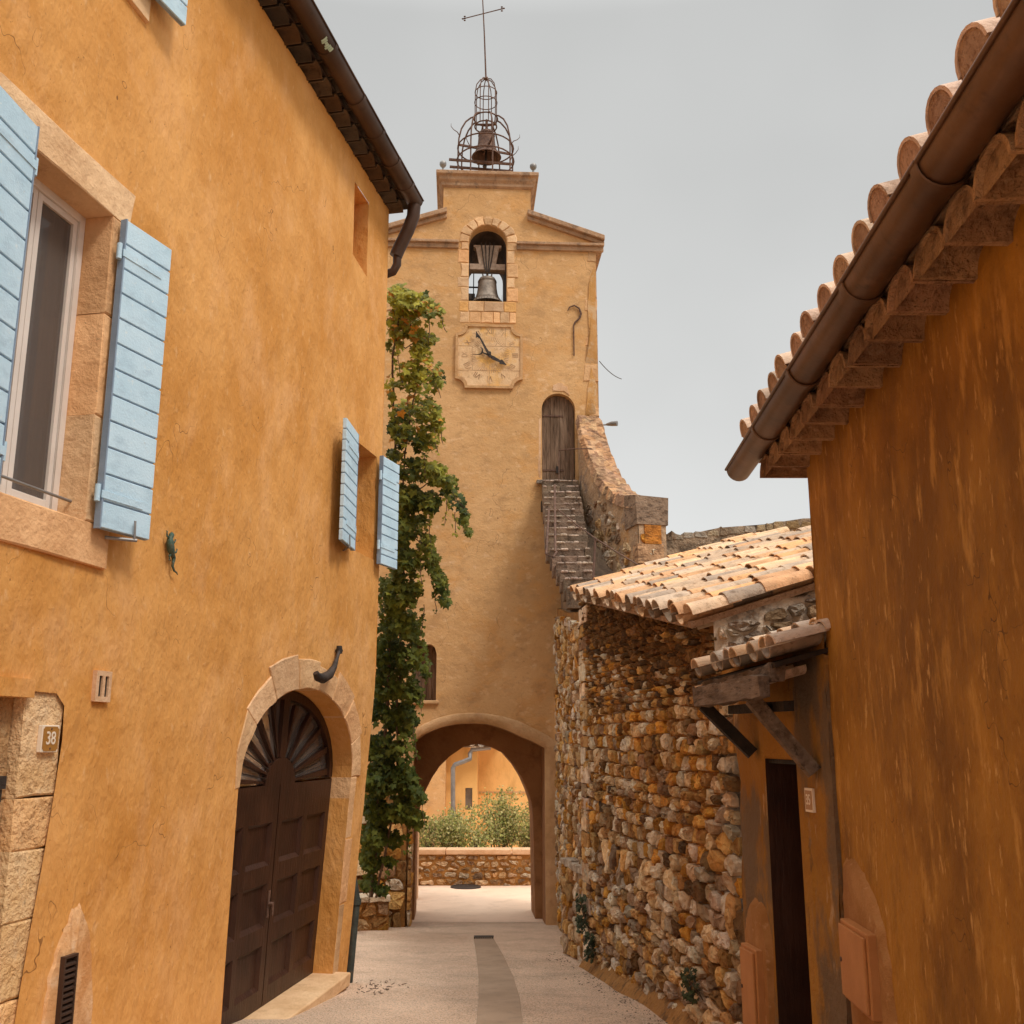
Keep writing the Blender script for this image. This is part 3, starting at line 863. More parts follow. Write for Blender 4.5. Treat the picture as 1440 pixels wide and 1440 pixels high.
# leaves
LD = -.22
def arch_top(x, m_=.02):
    t = (x - dc) / (rx - m_)
    return DS + (rz - m_) * math.sqrt(max(0, 1 - t * t))
def leaf(x0, x1):
    mb = MB()
    zb, zs = -2.403, DS - .02
    cx = dc
    # panelled lower part: a rail-and-stile grid with sunk panels
    cols = 2; rows = 3
    W_ = x1 - x0; st = .11; zc0 = zb + .16; zc1 = zs - .34
    cw = (W_ - st * 3) / 2; rh_ = (zc1 - zc0 - .16 * 2) / 3
    xs = [x0, x0 + st, x0 + st + cw, x0 + 2 * st + cw, x0 + 2 * st + 2 * cw, x1]
    zs_ = [zb]; z = zc0
    for r in range(3):
        zs_ += [z, z + rh_]; z += rh_ + .16
    zs_.append(zs)
    for i in range(5):
        for j in range(len(zs_) - 1):
            hole = (i in (1, 3)) and (j % 2 == 1)
            a0, a1, b0, b1 = xs[i], xs[i + 1], zs_[j], zs_[j + 1]
            if not hole:
                mb.face([LF.map(a0, b0, LD), LF.map(a1, b0, LD), LF.map(a1, b1, LD), LF.map(a0, b1, LD)])
            else:
                e, dp = .03, .035
                o_ = [(a0, b0), (a1, b0), (a1, b1), (a0, b1)]; i_ = [(a0 + e, b0 + e * 1.3), (a1 - e, b0 + e * 1.3), (a1 - e, b1 - e), (a0 + e, b1 - e)]
                for k in range(4):
                    l = (k + 1) % 4
                    mb.face([LF.map(*o_[k], LD), LF.map(*o_[l], LD), LF.map(*i_[l], LD - dp), LF.map(*i_[k], LD - dp)])
                mb.face([LF.map(*p, LD - dp) for p in i_])
    # half sun boss and the stile rising beside the meeting line, plus the curved outer frame
    sgn = 1 if x0 >= cx - .01 else -1
    arc = [(cx + sgn * .36 * math.cos(t * math.pi / 2 / 8), zs + .25 * math.sin(t * math.pi / 2 / 8)) for t in range(9)]
    mb.prism(LF, [(cx, zs)] + arc, LD - .04, LD)
    mb.fbox(LF, min(cx, cx + sgn * .07), max(cx, cx + sgn * .07), zs + .25, arch_top(cx + sgn * .04) - .02, LD - .04, LD)
    n = 10; pr = []
    for k in range(n + 1):
        t = math.pi / 2 * k / n
        pr.append(((cx + sgn * (rx - .01) * math.cos(t), DS + (rz - .01) * math.sin(t)), (cx + sgn * (rx - .1) * math.cos(t), DS + (rz - .1) * math.sin(t))))
    for k in range(n):
        a, b = pr[k]; c, d = pr[k + 1]
        mb.prism(LF, [a, c, d, b], LD - .04, LD + .004)
    # edge thickness
    mb.face([LF.map(cx, zb, LD), LF.map(cx, zb, LD - .05), LF.map(cx, zs, LD - .05), LF.map(cx, zs, LD)])
    return mb.build('door', M['darkwood'], house), sgn, zs
for (x0, x1) in ((DA + .0, dc - .008), (dc + .008, DB - .0)):
    d_, sg, zs = leaf(x0, x1)
    for k, ang in enumerate((6, 24, 42, 60, 78)):
        mb = MB()
        t = math.radians(ang)
        p0 = (dc + sg * .37 * math.cos(t), zs + .26 * math.sin(t))
        p1 = (dc + sg * (rx - .12) * math.cos(t), zs + (rz - .12) * math.sin(t))
        dxn = Vector((p1[1] - p0[1], -(p1[0] - p0[0]))).normalized()
        w0, w1 = .010, .032
        mb.prism(LF, [(p0[0] - dxn.x * w0, p0[1] - dxn.y * w0), (p1[0] - dxn.x * w1, p1[1] - dxn.y * w1), (p1[0] + dxn.x * w1, p1[1] + dxn.y * w1), (p0[0] + dxn.x * w0, p0[1] + dxn.y * w0)], LD - .05, LD - .012 + .01 * (k % 2))
        mb.build('sun_ray', M['darkwood'], d_)
    mb = MB()
    for ang in (14, 33, 51, 70):
        t = math.radians(ang)
        mb.tube([LF.map(dc + sg * .37 * math.cos(t), zs + .26 * math.sin(t), LD - .0), LF.map(dc + sg * (rx - .2) * math.cos(t), zs + (rz - .2) * math.sin(t), LD + .0)], .006, 5)
    mb.build('fan_rod', M['darkiron'], d_)
    mb = MB()
    pts = [(dc, zs)] + [(dc + sg * rx * math.cos(math.pi / 2 * k / 10), DS + rz * math.sin(math.pi / 2 * k / 10)) for k in range(11)]
    mb.face([LF.map(*p, LD - .045) for p in pts]); mb.build('fanlight', M['glass'], d_)
    if sg > 0:
        mb = MB(); mb.tube([LF.map(dc - .05, -1.5, LD + .002), LF.map(dc - .05, -1.5, LD + .05)], .018, 10); mb.fbox(LF, dc - .075, dc - .03, -1.62, -1.38, LD, LD + .006)
        mb.tube([LF.map(dc - .05, -1.5, LD + .045), LF.map(dc - .05, -1.6, LD + .05)], .009, 6)
        mb.build('handle', M['iron'], d_)
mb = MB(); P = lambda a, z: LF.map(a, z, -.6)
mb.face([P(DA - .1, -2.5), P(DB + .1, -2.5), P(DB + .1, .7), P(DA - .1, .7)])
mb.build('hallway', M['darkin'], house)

# sandstone jamb of the next doorway with its soffit, at the near end of the house
mb = MB()
q = []
zs_ = [.30, -.33, -.62, -1.0, -1.42, -2.0, -2.6, -3.2]
ra = [6.44, 6.43, 6.40, 6.37, 6.31, 6.25, 6.2, 6.2]
for i in range(7):
    q.append([(6.12, zs_[i + 1]), (ra[i + 1] + .06, zs_[i + 1]), (ra[i] + .06, zs_[i]), (6.12, zs_[i])])
blocks(mb, LF, q, -.30, -.014, PAL_SAND, 8, .003, .016)
q = [[(6.02, zs_[i + 1]), (6.118, zs_[i + 1]), (6.118, zs_[i]), (6.02, zs_[i])] for i in range(7)]
blocks(mb, LF, q, -.30, -.085, [(.62, .55, .48)], 8, .004, .01)  # recessed reveal column tinted darker to stand in for its shading
mb.build('stone_jamb', M['sand'], house)
mb = MB()
mb.fbox(LF, 4.55, 6.13, .235, .34, -.5, .03)
mb.build('lintel', M['ochre'], house)
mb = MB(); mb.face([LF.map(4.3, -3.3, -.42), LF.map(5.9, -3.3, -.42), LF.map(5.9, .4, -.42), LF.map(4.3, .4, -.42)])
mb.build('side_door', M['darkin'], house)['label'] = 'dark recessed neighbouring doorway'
mb = MB()
mb.fbox(LF, 5.90, 5.93, -3.2, .20, -.16, -.10); mb.fbox(LF, 5.93, 6.03, -.27, -.20, -.14, -.02); mb.fbox(LF, 5.955, 6.015, -.34, -.272, -.13, -.03)
mb.build('door_stop', M['darkiron'], house)

# small vent with two slots, and the louvred grille low on the wall in its pale patch
mb = MB()
va0, va1, vz0, vz1 = 6.725, 6.895, .235, .43
g = .032
for (x0, x1, y0, y1) in ((va0, va0 + g, vz0, vz1), (va1 - g, va1, vz0, vz1), ((va0 + va1) / 2 - .014, (va0 + va1) / 2 + .014, vz0 + g, vz1 - g), (va0 + g, va1 - g, vz0, vz0 + g), (va0 + g, va1 - g, vz1 - g, vz1)):
    mb.fbox(LF, x0, x1, y0, y1, -.01, .03)
o = mb.build('vent', M['ppatch'], house)
mb = MB(); mb.fbox(LF, va0 + .01, va1 - .01, vz0 + .01, vz1 - .01, .0, .016); mb.build('slot', M['darkin'], o)
def patch(F, pts, name, m_, par, d=.016, seed=1, base=0):
    rn = random.Random(seed)
    c = (sum(p[0] for p in pts) / len(pts), sum(p[1] for p in pts) / len(pts))
    o_ = []
    for i in range(len(pts)):
        a, b = pts[i], pts[(i + 1) % len(pts)]
        for k in range(5):
            t = k / 5
            o_.append((a[0] + (b[0] - a[0]) * t + rn.uniform(-.012, .012), a[1] + (b[1] - a[1]) * t + rn.uniform(-.012, .012)))
    mb = MB()
    n = len(o_)
    inn = [(c[0] + (p[0] - c[0]) * .9, c[1] + (p[1] - c[1]) * .9) for p in o_]
    vs = [F.map(*p, base - .02) for p in o_] + [F.map(*p, base + d) for p in inn] + [F.map(*c, base + d)]
    fs = [(i, (i + 1) % n, n + (i + 1) % n, n + i) for i in range(n)] + [(n + i, n + (i + 1) % n, 2 * n) for i in range(n)]
    mb.mesh(vs, fs, ONE, True)
    return mb.build(name, m_, par)
patch(LF, [(6.48, -2.1), (6.98, -2.1), (7.04, -1.7), (6.98, -1.35), (6.90, -1.10), (6.80, -.95), (6.72, -.98), (6.62, -1.15), (6.54, -1.35), (6.50, -1.7)], 'mortar_patch', M['gpatch'], house, .014, 4)
gx0, gx1, gz0_, gz1_ = 6.63, 6.765, -1.95, -1.26
mb = MB()
mb.fbox(LF, gx0, gx0 + .014, gz0_, gz1_, .0, .045); mb.fbox(LF, gx1 - .014, gx1, gz0_, gz1_, .0, .045)
mb.fbox(LF, gx0 + .014, gx1 - .014, gz1_ - .014, gz1_, .0, .045); mb.fbox(LF, gx0 + .014, gx1 - .014, gz0_, gz0_ + .014, .0, .045)
k = gz0_ + .03
while k < gz1_ - .03:
    mb.hexa([LF.map(gx0 + .01, k, .016), LF.map(gx1 - .01, k, .016), LF.map(gx1 - .01, k - .012, .042), LF.map(gx0 + .01, k - .012, .042),
             LF.map(gx0 + .01, k + .012, .016), LF.map(gx1 - .01, k + .012, .016), LF.map(gx1 - .01, k, .042), LF.map(gx0 + .01, k, .042)])
    k += .034
o = mb.build('grille', M['copperd'], house)
mb = MB(); mb.fbox(LF, gx0 + .015, gx1 - .015, gz0_ + .015, gz1_ - .015, .0, .021); mb.build('backing', M['darkin'], o)

# eaves: dark corbelled tiles, roof, gutter and its outlet
rn = random.Random(3)
mb = MB()
a = -2.9
while a < LC:
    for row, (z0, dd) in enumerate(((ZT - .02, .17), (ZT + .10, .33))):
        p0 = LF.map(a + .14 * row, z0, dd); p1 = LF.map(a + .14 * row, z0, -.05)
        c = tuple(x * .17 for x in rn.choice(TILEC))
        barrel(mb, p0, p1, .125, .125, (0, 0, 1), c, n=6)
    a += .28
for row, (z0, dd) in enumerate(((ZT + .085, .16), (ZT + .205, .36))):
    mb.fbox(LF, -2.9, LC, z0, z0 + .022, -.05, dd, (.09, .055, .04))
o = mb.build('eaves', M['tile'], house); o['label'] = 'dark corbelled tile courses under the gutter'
mb = MB()
e1 = LF.map(LC + .02, ZT + .235, .10); e2 = LF.map(-2.9, ZT + .235, .10)
D = Vector((-LF.n[0] * math.cos(.3), -LF.n[1] * math.cos(.3), math.sin(.3)))
tiled(mb, e1, e2, D, 1.7, .30, random.Random(8))
bb = 7.8
mb.face([e1 - Vector((0, 0, .01)), e2 - Vector((0, 0, .01)), e2 + D * 4.2 - Vector((0, 0, .01)), e1 + D * 4.2 - Vector((0, 0, .01))], (.6, .35, .2))
mb.face([e1 + D * 4.2, e2 + D * 4.2, e2 + D * 4.2 + Vector((-4, 1, -1.3)), e1 + D * 4.2 + Vector((-4, 1, -1.3))], (.6, .35, .2))
mb.face([LF.map(LC, ZT, 0), LF.map(LC, ZT, 0) + bk, e1 + D * 4.2], (.6, .3, .1))
mb.build('roof', M['tile'], house)

def gutter(mb, F, a0, a1, dz, zr, r, joints, zfun=None, lip=.014):
    """half-round gutter, rim height zr, centre dz out from the wall"""
    n = 12
    segs = [a0] + joints + [a1]
    for i in range(len(segs) - 1):
        x0, x1 = segs[i], segs[i + 1]
        rr = r + (.003 if i % 2 else 0)
        vs = []
        for x in (x0 - .02, x1 + .02):
            for q in (rr, rr - .006):
                for k in range(n + 1):
                    t = math.pi * k / n
                    vs.append(F.map(x, zr - q * math.sin(t), dz + q * math.cos(t)))
        m_ = n + 1; fs = []
        for k in range(n):
            fs += [(k, k + 1, 2 * m_ + k + 1, 2 * m_ + k), (m_ + k + 1, m_ + k, 3 * m_ + k, 3 * m_ + k + 1), (k + 1, k, m_ + k, m_ + k + 1), (2 * m_ + k, 2 * m_ + k + 1, 3 * m_ + k + 1, 3 * m_ + k)]
        mb.mesh(vs, fs, ONE, True)
        mb.tube([F.map(x0 - .02, zr, dz + rr + .004), F.map(x1 + .02, zr, dz + rr + .004)], lip, 8)
def gut_cap(mb, F, a, dz, zr, r):
    mb.face([F.map(a, zr - r * math.sin(math.pi * k / 12), dz + r * math.cos(math.pi * k / 12)) for k in range(13)])
def gut_joint(F, a, dz, zr, r, par, m_):
    mb = MB(); n = 12; vs = []
    for x, q in ((a - .03, r + .006), (a - .026, r + .012), (a + .026, r + .012), (a + .03, r + .006)):
        for k in range(n + 1):
            t = math.pi * k / n
            vs.append(F.map(x, zr - q * math.sin(t), dz + q * math.cos(t)))
    fs = [(i * (n + 1) + k, i * (n + 1) + k + 1, (i + 1) * (n + 1) + k + 1, (i + 1) * (n + 1) + k) for i in range(3) for k in range(n)]
    mb.mesh(vs, fs, ONE, True)
    return mb.build('joint', m_, par)

mb = MB()
GL = (.325, ZT + .12, .105)
js = [8.3, 9.25, 10.1, 10.75, 11.35, 11.9]
gutter(mb, LF, -2.9, LC + .06, *GL, js, lip=.011)
gut_cap(mb, LF, LC + .08, *GL)
g_ = mb.build('gutter', M['copperd'], house)
for j in js: gut_joint(LF, j, *GL, g_, M['copperd'])
# smear of old paint on the gutter
mb = MB()
for k in range(7):
    a0 = 9.02 + k * .028
    t0 = .75 + R_.uniform(-.1, .1); t1 = 1.25 + R_.uniform(-.15, .2)
    q = GL[2] + .0095
    mb.mesh([LF.map(a0 + dx, GL[1] - q * math.sin(t0 + (t1 - t0) * i / 4), GL[0] + q * math.cos(t0 + (t1 - t0) * i / 4)) for i in range(5) for dx in (0, .026)],
            [(2 * i, 2 * i + 1, 2 * i + 3, 2 * i + 2) for i in range(4)], ONE, True)
mb.build('paint_smear', M['mint'], g_)
mb = MB()
p_ = [LF.map(LC + .02, ZT + .03, .33), LF.map(LC + .02, ZT - .12, .32), LF.map(LC + .05, ZT - .30, .24), LF.map(LC + .08, ZT - .52, .12), LF.map(LC + .08, ZT - .62, .08)]
mb.tube(p_, .085, 12)
p_ = [LF.map(LC + .08, ZT - .60, .10), LF.map(LC + .08, ZT - .74, .10), LF.map(LC + .08, ZT - .83, .05), LF.map(LC + .08, ZT - .86, -.06), LF.map(LC + .08, ZT - .9, -.18)]
mb.tube(p_, .055, 12)
p_ = [LF.map(LC + .08, z, -.15) for z in (ZT - .85, 4, 2, 0, -1.6)]
mb.tube(p_, .05, 10)
o = mb.build('downpipe', M['copperd'], house)
mb = MB()
mb.tube([LF.map(LC + .06, -2.68, .02), LF.map(LC + .06, -1.75, .015), LF.map(LC + .06, -1.5, -.06)], [.042, .04, .04], 12)
mb.tube([LF.map(LC + .06, -1.80, .015), LF.map(LC + .06, -1.74, .015)], .052, 12)
o = mb.build('downpipe_foot', M['footiron'], house); o['label'] = 'dark cast iron foot of the downpipe'

# ---- things fixed on the ochre house
sg = thing('house_number_sign', 'square ochre enamel number sign with a cream border reading 38 on the sandstone jamb', 'number sign', LF.map(6.335, -.08, 0), 'enamel house number signs')
sa0, sa1, sz0, sz1 = 6.26, 6.42, -.075, .082
mb = MB(); mb.fbox(LF, sa0, sa1, sz0, sz1, -.02, .012); bevel(mb.build('plate', M['signw'], sg), .004)
mb = MB()
o_ = []
cx, cz = (sa0 + sa1) / 2, (sz0 + sz1) / 2; hx, hz = (sa1 - sa0) / 2 - .008, (sz1 - sz0) / 2 - .008
for (sx, sz) in ((1, 1), (-1, 1), (-1, -1), (1, -1)):
    q = [(cx + sx * hx, cz + sz * (hz - .014)), (cx + sx * (hx - .009), cz + sz * (hz - .009)), (cx + sx * (hx - .014), cz + sz * hz)]
    o_ += q if sx * sz > 0 else q[::-1]
mb.prism(LF, o_, .0, .0145); mb.build('field', M['signo'], sg)
text_mesh('numeral', '38', .105, LF, cx, cz, .0155, M['signw'], sg, 1, .88, .0015, bold=.001)
for zz in (cz + hz - .014, cz - hz + .014):
    mb = MB(); mb.tube([LF.map(cx, zz, .012), LF.map(cx, zz, .018)], .006, 8); mb.build('screw', M['iron'], sg)

# lizard ornament
lz = thing('lizard_ornament', 'green bronze lizard climbing the ochre plaster beside the large blue shutter', 'wall ornament', LF.map(7.56, 1.33, 0))
mb = MB()
def lp(a, z, d=.03): return LF.map(a, z, d)
h0, h1 = LF.hit(232, 752, .03), LF.hit(248, 806, .03)
def lq(fx, fz, d=.035):  # local lizard coordinates: fx across, fz 0 head .. 1 tail end
    return LF.map(7.46 + fx, 1.475 - fz * .30, d)
mb.tube([lq(.035, 0), lq(.03, .06), lq(.025, .12), lq(.015, .18), lq(.02, .3), lq(.035, .42), lq(.06, .52), lq(.085, .6), lq(.08, .7), lq(.075, .8), lq(.10, .9), lq(.14, .93), lq(.155, .98)],
        [.010, .022, .018, .024, .030, .030, .020, .015, .012, .010, .008, .006, .002], 8)
mb.build('body', M['verdigris'], lz)
for pts in (((.02, .17), (-.03, .12), (-.035, .03)), ((.03, .2), (.075, .22), (.09, .16)), ((.06, .48), (.11, .44), (.12, .38)), ((.05, .5), (.02, .58), (.03, .66))):
    mb = MB(); mb.tube([lq(*p) for p in pts], [.010, .008, .005], 6)
    e = pts[-1]
    for k in (-.012, 0, .012): mb.tube([lq(*e), lq(e[0] + k, e[1] - .03 if e[1] < .5 else e[1] + .03)], .003, 4)
    mb.build('leg', M['verdigris'], lz)

# forged hook above the arched door
hk = thing('iron_hook', 'dark forged iron hook curling over the stone arch of the dark door', 'hook', LF.map(11.0, .9, 0))
mb = MB()
pp = [(477, 915, .05), (474, 925, .07), (470, 938, .10), (463, 949, .14), (454, 954, .16), (447, 952, .16), (444, 946, .15)]
pts = [LF.map(*LF.hit(u, v, d), d) for u, v, d in pp]
mb.tube(pts, [.02, .02, .03, .045, .05, .042, .028], 10)
mb.build('hook_bar', M['darkiron'], hk)
mb = MB(); mb.tube([LF.map(*LF.hit(477, 915, .0), -.01), pts[0]], [.02, .04], 8)
mb.tube([pts[0] + Vector((0, 0, -.03)), pts[0] + Vector((0, 0, .05))], [.035, .03], 8); mb.build('anchor', M['darkiron'], hk)

# ================================================================== CLOCK TOWER
tw = thing('clock_tower', 'tall ochre clock tower with a pointed archway at its base and an arched belfry', 'tower', TF.map(-.1, -3.35))
TD = 2.0
arch_px = [(767, 1052), (752, 1044), (735, 1037), (718, 1029), (700, 1022), (683, 1018), (665, 1017), (643, 1018), (620, 1023), (598, 1032), (582, 1043)]
arch_f = [TF.hit(*p) for p in arch_px]
holeA = [(1.10, -3.5)] + [(1.10, arch_f[0][1])] + arch_f[1:-1] + [(-1.40, arch_f[-1][1]), (-1.40, -3.5)]
inner_px = [(750, 1150), (748, 1130), (742, 1112), (734, 1094), (723, 1076), (708, 1059), (690, 1050), (670, 1046), (652, 1050), (632, 1064), (618, 1078), (606, 1096), (596, 1116), (589, 1138), (585, 1160)]
inner = [TF.hit(u, v, -.9) for u, v in inner_px]
xr, xl = inner[0][0], inner[-1][0]
holeB = [(xr + .03, -3.5)] + inner + [(xl, -3.5)]
b0, b1, bt = -.44, .36, 10.70
bc = (b0 + b1) / 2; br = (b1 - b0) / 2
bell_loop = [(b1, 8.96), (b1, bt - br)] + [(bc + br * math.cos(math.pi * k / 14), bt - br + br * math.sin(math.pi * k / 14)) for k in range(1, 14)] + [(b0, bt - br), (b0, 8.96)]
nw_loop = [(-.99, .73), (-.99, 1.62), (-1.03, 1.75), (-1.1, 1.80), (-1.42, 1.80), (-1.46, 1.7), (-1.46, .73)]
sd0, sd1, sdt = 1.08, 1.77, 6.96
sdc = (sd0 + sd1) / 2; sdr = (sd1 - sd0) / 2
sdoor = [(sd1, 5.08), (sd1, sdt - sdr)] + [(sdc + sdr * math.cos(math.pi * k / 14), sdt - sdr + sdr * math.sin(math.pi * k / 14)) for k in range(1, 14)] + [(sd0, sdt - sdr), (sd0, 5.08)]
TA, TB = -2.40, 2.26
outl = [(TA, -3.6), (TB, -3.6), (TB, 10.35), (.88, 10.86), (.88, 11.62), (-1.0, 11.62), (-1.0, 10.86), (TA, 10.35)]
mb = MB()
tz = lambda a, z: .02 * noise.noise(Vector((a * .6, z * .6, 5))) + .007 * noise.noise(Vector((a * 3, z * 3, 2)))
mb.panel(TF, outl, [holeA, bell_loop, nw_loop, sdoor], .26, 0, 0, 1, tz)
mb.loopext(TF, bell_loop, 0, -.25)
mb.loopext(TF, nw_loop, 0, -.4)
mb.loopext(TF, sdoor, 0, -.2)
mb.panel(TF, outl, [holeB, bell_loop], .5, -TD, 0)
mb.loopext(TF, outl, 0, -TD)
mb.build('wall', M['tower'], tw)
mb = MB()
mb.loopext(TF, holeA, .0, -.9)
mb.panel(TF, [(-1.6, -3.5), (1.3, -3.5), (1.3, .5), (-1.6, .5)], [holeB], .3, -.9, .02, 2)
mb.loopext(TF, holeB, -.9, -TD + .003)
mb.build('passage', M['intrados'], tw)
mb = MB(); mb.loopext(TF, bell_loop, -.25, -TD + .003); mb.build('belfry_shaded_tunnel', M['tunnel_shade'], tw)
# arch moulding and pier
outer_px = [(792, 1056), (786, 1045), (768, 1033), (750, 1024), (730, 1014), (710, 1008), (688, 1004), (665, 1002), (643, 1003), (620, 1008), (600, 1016), (580, 1027)]
ob = [TF.hit(*p) for p in outer_px]
poly = [(1.47, -3.42), (1.47, ob[0][1])] + ob[1:] + [(-1.55, ob[-1][1] - .15), (-1.55, -3.42), (-1.405, -3.42), (-1.405, arch_f[-1][1])] + arch_f[::-1][1:] + [(1.105, -3.42)]
mb = MB()
# build as strips so that the concave outline shades cleanly
left = [(-1.55, -3.42), (-1.55, ob[-1][1] - .12)] + ob[::-1][:-1] + [(1.47, ob[0][1]), (1.47, -3.42)]
right = [(-1.395, -3.42), (-1.395, arch_f[-1][1])] + arch_f[::-1][:-1] + [(1.095, arch_f[0][1]), (1.095, -3.42)]
def resample(pl, n):
    ls = [0]
    for i in range(1, len(pl)): ls.append(ls[-1] + math.dist(pl[i], pl[i - 1]))
    o_ = []
    for k in range(n + 1):
        t = ls[-1] * k / n; i = 1
        while i < len(ls) - 1 and ls[i] < t: i += 1
        f = (t - ls[i - 1]) / max(1e-9, ls[i] - ls[i - 1])
        o_.append((pl[i - 1][0] + (pl[i][0] - pl[i - 1][0]) * f, pl[i - 1][1] + (pl[i][1] - pl[i - 1][1]) * f))
    return o_
def band(F, A, B, d, name, m_, par, dn=-.05, chamfer=.03):
    mb = MB(); n = len(A)
    for i in range(n - 1):
        a0, a1, b0_, b1_ = A[i], A[i + 1], B[i], B[i + 1]
        mid = lambda p, q, t: (p[0] + (q[0] - p[0]) * t, p[1] + (q[1] - p[1]) * t)
        rows = [(a0, a1, dn), (a0, a1, d - chamfer), (mid(a0, b0_, .15), mid(a1, b1_, .15), d), (mid(a0, b0_, .8), mid(a1, b1_, .8), d), (b0_, b1_, d - chamfer), (b0_, b1_, dn)]
        for k in range(len(rows) - 1):
            mb.face([F.map(*rows[k][0], rows[k][2]), F.map(*rows[k][1], rows[k][2]), F.map(*rows[k + 1][1], rows[k + 1][2]), F.map(*rows[k + 1][0], rows[k + 1][2])], ONE, True)
    return mb.build(name, m_, par)
arcA = ob[::-1]; arcB = arch_f[::-1]
A_ = [(-1.62, -3.42), (-1.62, -1.5), (-1.62, arcA[0][1] - .2)] + resample(arcA[:-1] + [(1.40, ob[0][1] + .1)], 22) + [(1.47, -.25), (1.47, -2), (1.47, -3.42)]
B_ = [(-1.395, -3.42), (-1.395, -1.5), (-1.395, arcB[0][1] - .02)] + resample([(-1.39, arcB[0][1])] + arcB[1:-1] + [(1.095, arcB[-1][1])], 22) + [(1.095, -.3), (1.095, -2), (1.095, -3.42)]
M['mould'] = mat('worn_render', (.48, .265, .11), (.64, .39, .20), 1.8, 6, [((.34, .18, .09), 5, .54, .70, .5, (1, 1, .6)), ((.66, .42, .25), 9, .6, .72, .4, ONE)], bump=.5, bscale=30, bump2=.4, b2scale=6)
o = band(TF, A_, B_, .075, 'arch_moulding', M['mould'], tw)
# narrow shuttered window with sill
mb = MB()
for k in range(5):
    x0 = -1.45 + k * .092
    mb.fbox(TF, x0, x0 + .085, .74, 1.80, -.30, -.26 + .003 * (k % 2))
wn = mb.build('window_shutter', M['greywood'], tw)
mb = MB(); mb.fbox(TF, -1.50, -.93, .655, .728, -.3, .07); bevel(mb.build('sill', M['mould'], tw), .02)
# belfry opening: voussoirs and quoins
mb = MB(); rn = random.Random(6)
for k in range(9):
    t0, t1 = math.pi * k / 9, math.pi * (k + 1) / 9
    w_ = .20 + rn.uniform(-.02, .04)
    f = lambda t, r: (bc + r * math.cos(t), bt - br + r * math.sin(t))
    blocks(mb, TF, [[f(t0, br), f(t0, br + w_), f((t0 + t1) / 2, br + w_ + .01), f(t1, br + w_), f(t1, br), f((t0 + t1) / 2, br)]], -.3, .022, PAL_SAND, k, .012, .018)
z = 8.96
k = 0
while z < bt - br - .05:
    h = min(rn.uniform(.2, .34), bt - br - z)
    for sd in (0, 1):
        w_ = (.17, .24)[(k + sd) % 2]
        x0, x1 = (b1, b1 + w_) if sd else (b0 - w_, b0)
        blocks(mb, TF, [[(x0, z), (x1, z), (x1, z + h), (x0, z + h)]], -.3, .02, PAL_SAND, k * 2 + sd, .01, .018)
    z += h; k += 1
q = []
xs = [-.62, -.42, -.18, .08, .22, .42, .55]
for i in range(6): q.append([(xs[i], 8.47), (xs[i + 1], 8.47), (xs[i + 1], 8.72), (xs[i], 8.72)])
xs = [-.64, -.44, -.12, .30, .56]
for i in range(4): q.append([(xs[i], 8.72), (xs[i + 1], 8.72), (xs[i + 1], 8.95), (xs[i], 8.95)])
blocks(mb, TF, q, -.1, .022, [(1, 1, 1), (1, .85, .55), (.85, .85, .9), (1.1, 1, .9)], 7, .008, .012)
mb.build('belfry_surround', M['pink'], tw)
# quoins and wear on the right-hand edge
mb = MB(); z = 5.6; k = 0
rn = random.Random(16)
while z < 9.95:
    h = rn.uniform(.22, .42)
    if rn.random() < .62:
        w_ = rn.uniform(.14, .34)
        mb = MB()
        blocks(mb, TF, [[(TB - w_, z), (TB + .006, z), (TB + .006, z + h - .03), (TB - w_ * .9, z + h - .03)]], -.25, .012, [(.95, .88, .8), (.85, .78, .7), (1.05, .95, .85)], k, .01, .02)
        mb.build('quoin', M['pink'], tw)
    z += h; k += 1
M['wear'] = mat('worn_ochre_patch', (.54, .27, .08), (.62, .34, .13), 4, 6, [((.62, .42, .24), 5, .48, .60, .8, ONE)], bump=.6, bscale=30)
patch(TF, [(2.0, 7.6), (2.24, 7.6), (2.24, 9.9), (2.12, 9.6), (2.05, 8.9), (2.1, 8.2)], 'worn_patch', M['wear'], tw, .022, 3)
patch(TF, [(1.98, 6.45), (2.2, 6.5), (2.23, 7.1), (2.12, 7.6), (2.05, 7.2)], 'worn_patch', M['wear'], tw, .018, 13)
patch(TF, [(1.0, 5.1), (1.06, 5.1), (1.068, 6.5), (1.02, 6.45)], 'worn_patch', M['ppatch'], tw, .016, 23)
patch(TF, [(1.3, 7.0), (1.55, 7.0), (1.68, 6.9), (1.62, 7.1), (1.45, 7.2), (1.3, 7.14)], 'worn_patch', M['ppatch'], tw, .016, 24)
# cornices
def cornice(prof, a0, a1, name, ends=True):
    """profile = (z, overhang) pairs going up; wraps front and both sides"""
    mb = MB()
    P = []
    for z, e in prof:
        P.append([TF.map(a0 - e, z, -TD), TF.map(a0 - e, z, e), TF.map(a1 + e, z, e), TF.map(a1 + e, z, -TD)])
    for i in range(len(P) - 1):
        for k in range(3):
            mb.face([P[i][k], P[i][k + 1], P[i + 1][k + 1], P[i + 1][k]])
    mb.face(P[-1]); mb.face(P[0][::-1])
    return bevel(mb.build(name, M['mould2'], tw), .012, 2)
M['mould2'] = mat('weathered_cornice', (.36, .21, .12), (.52, .33, .20), 3, 6, [((.14, .10, .075), 6, .52, .66, .6, (1, 1, .6)), ((.52, .26, .07), 5, .58, .70, .5, ONE), ((.58, .48, .38), 14, .62, .72, .5, ONE)], bump=.8, bscale=26, bump2=.5, b2scale=8)
cornice([(11.56, .0), (11.60, .05), (11.66, .05), (11.72, .10), (11.79, .10), (11.82, .16), (11.90, .16)], -1.0, .88, 'cornice')
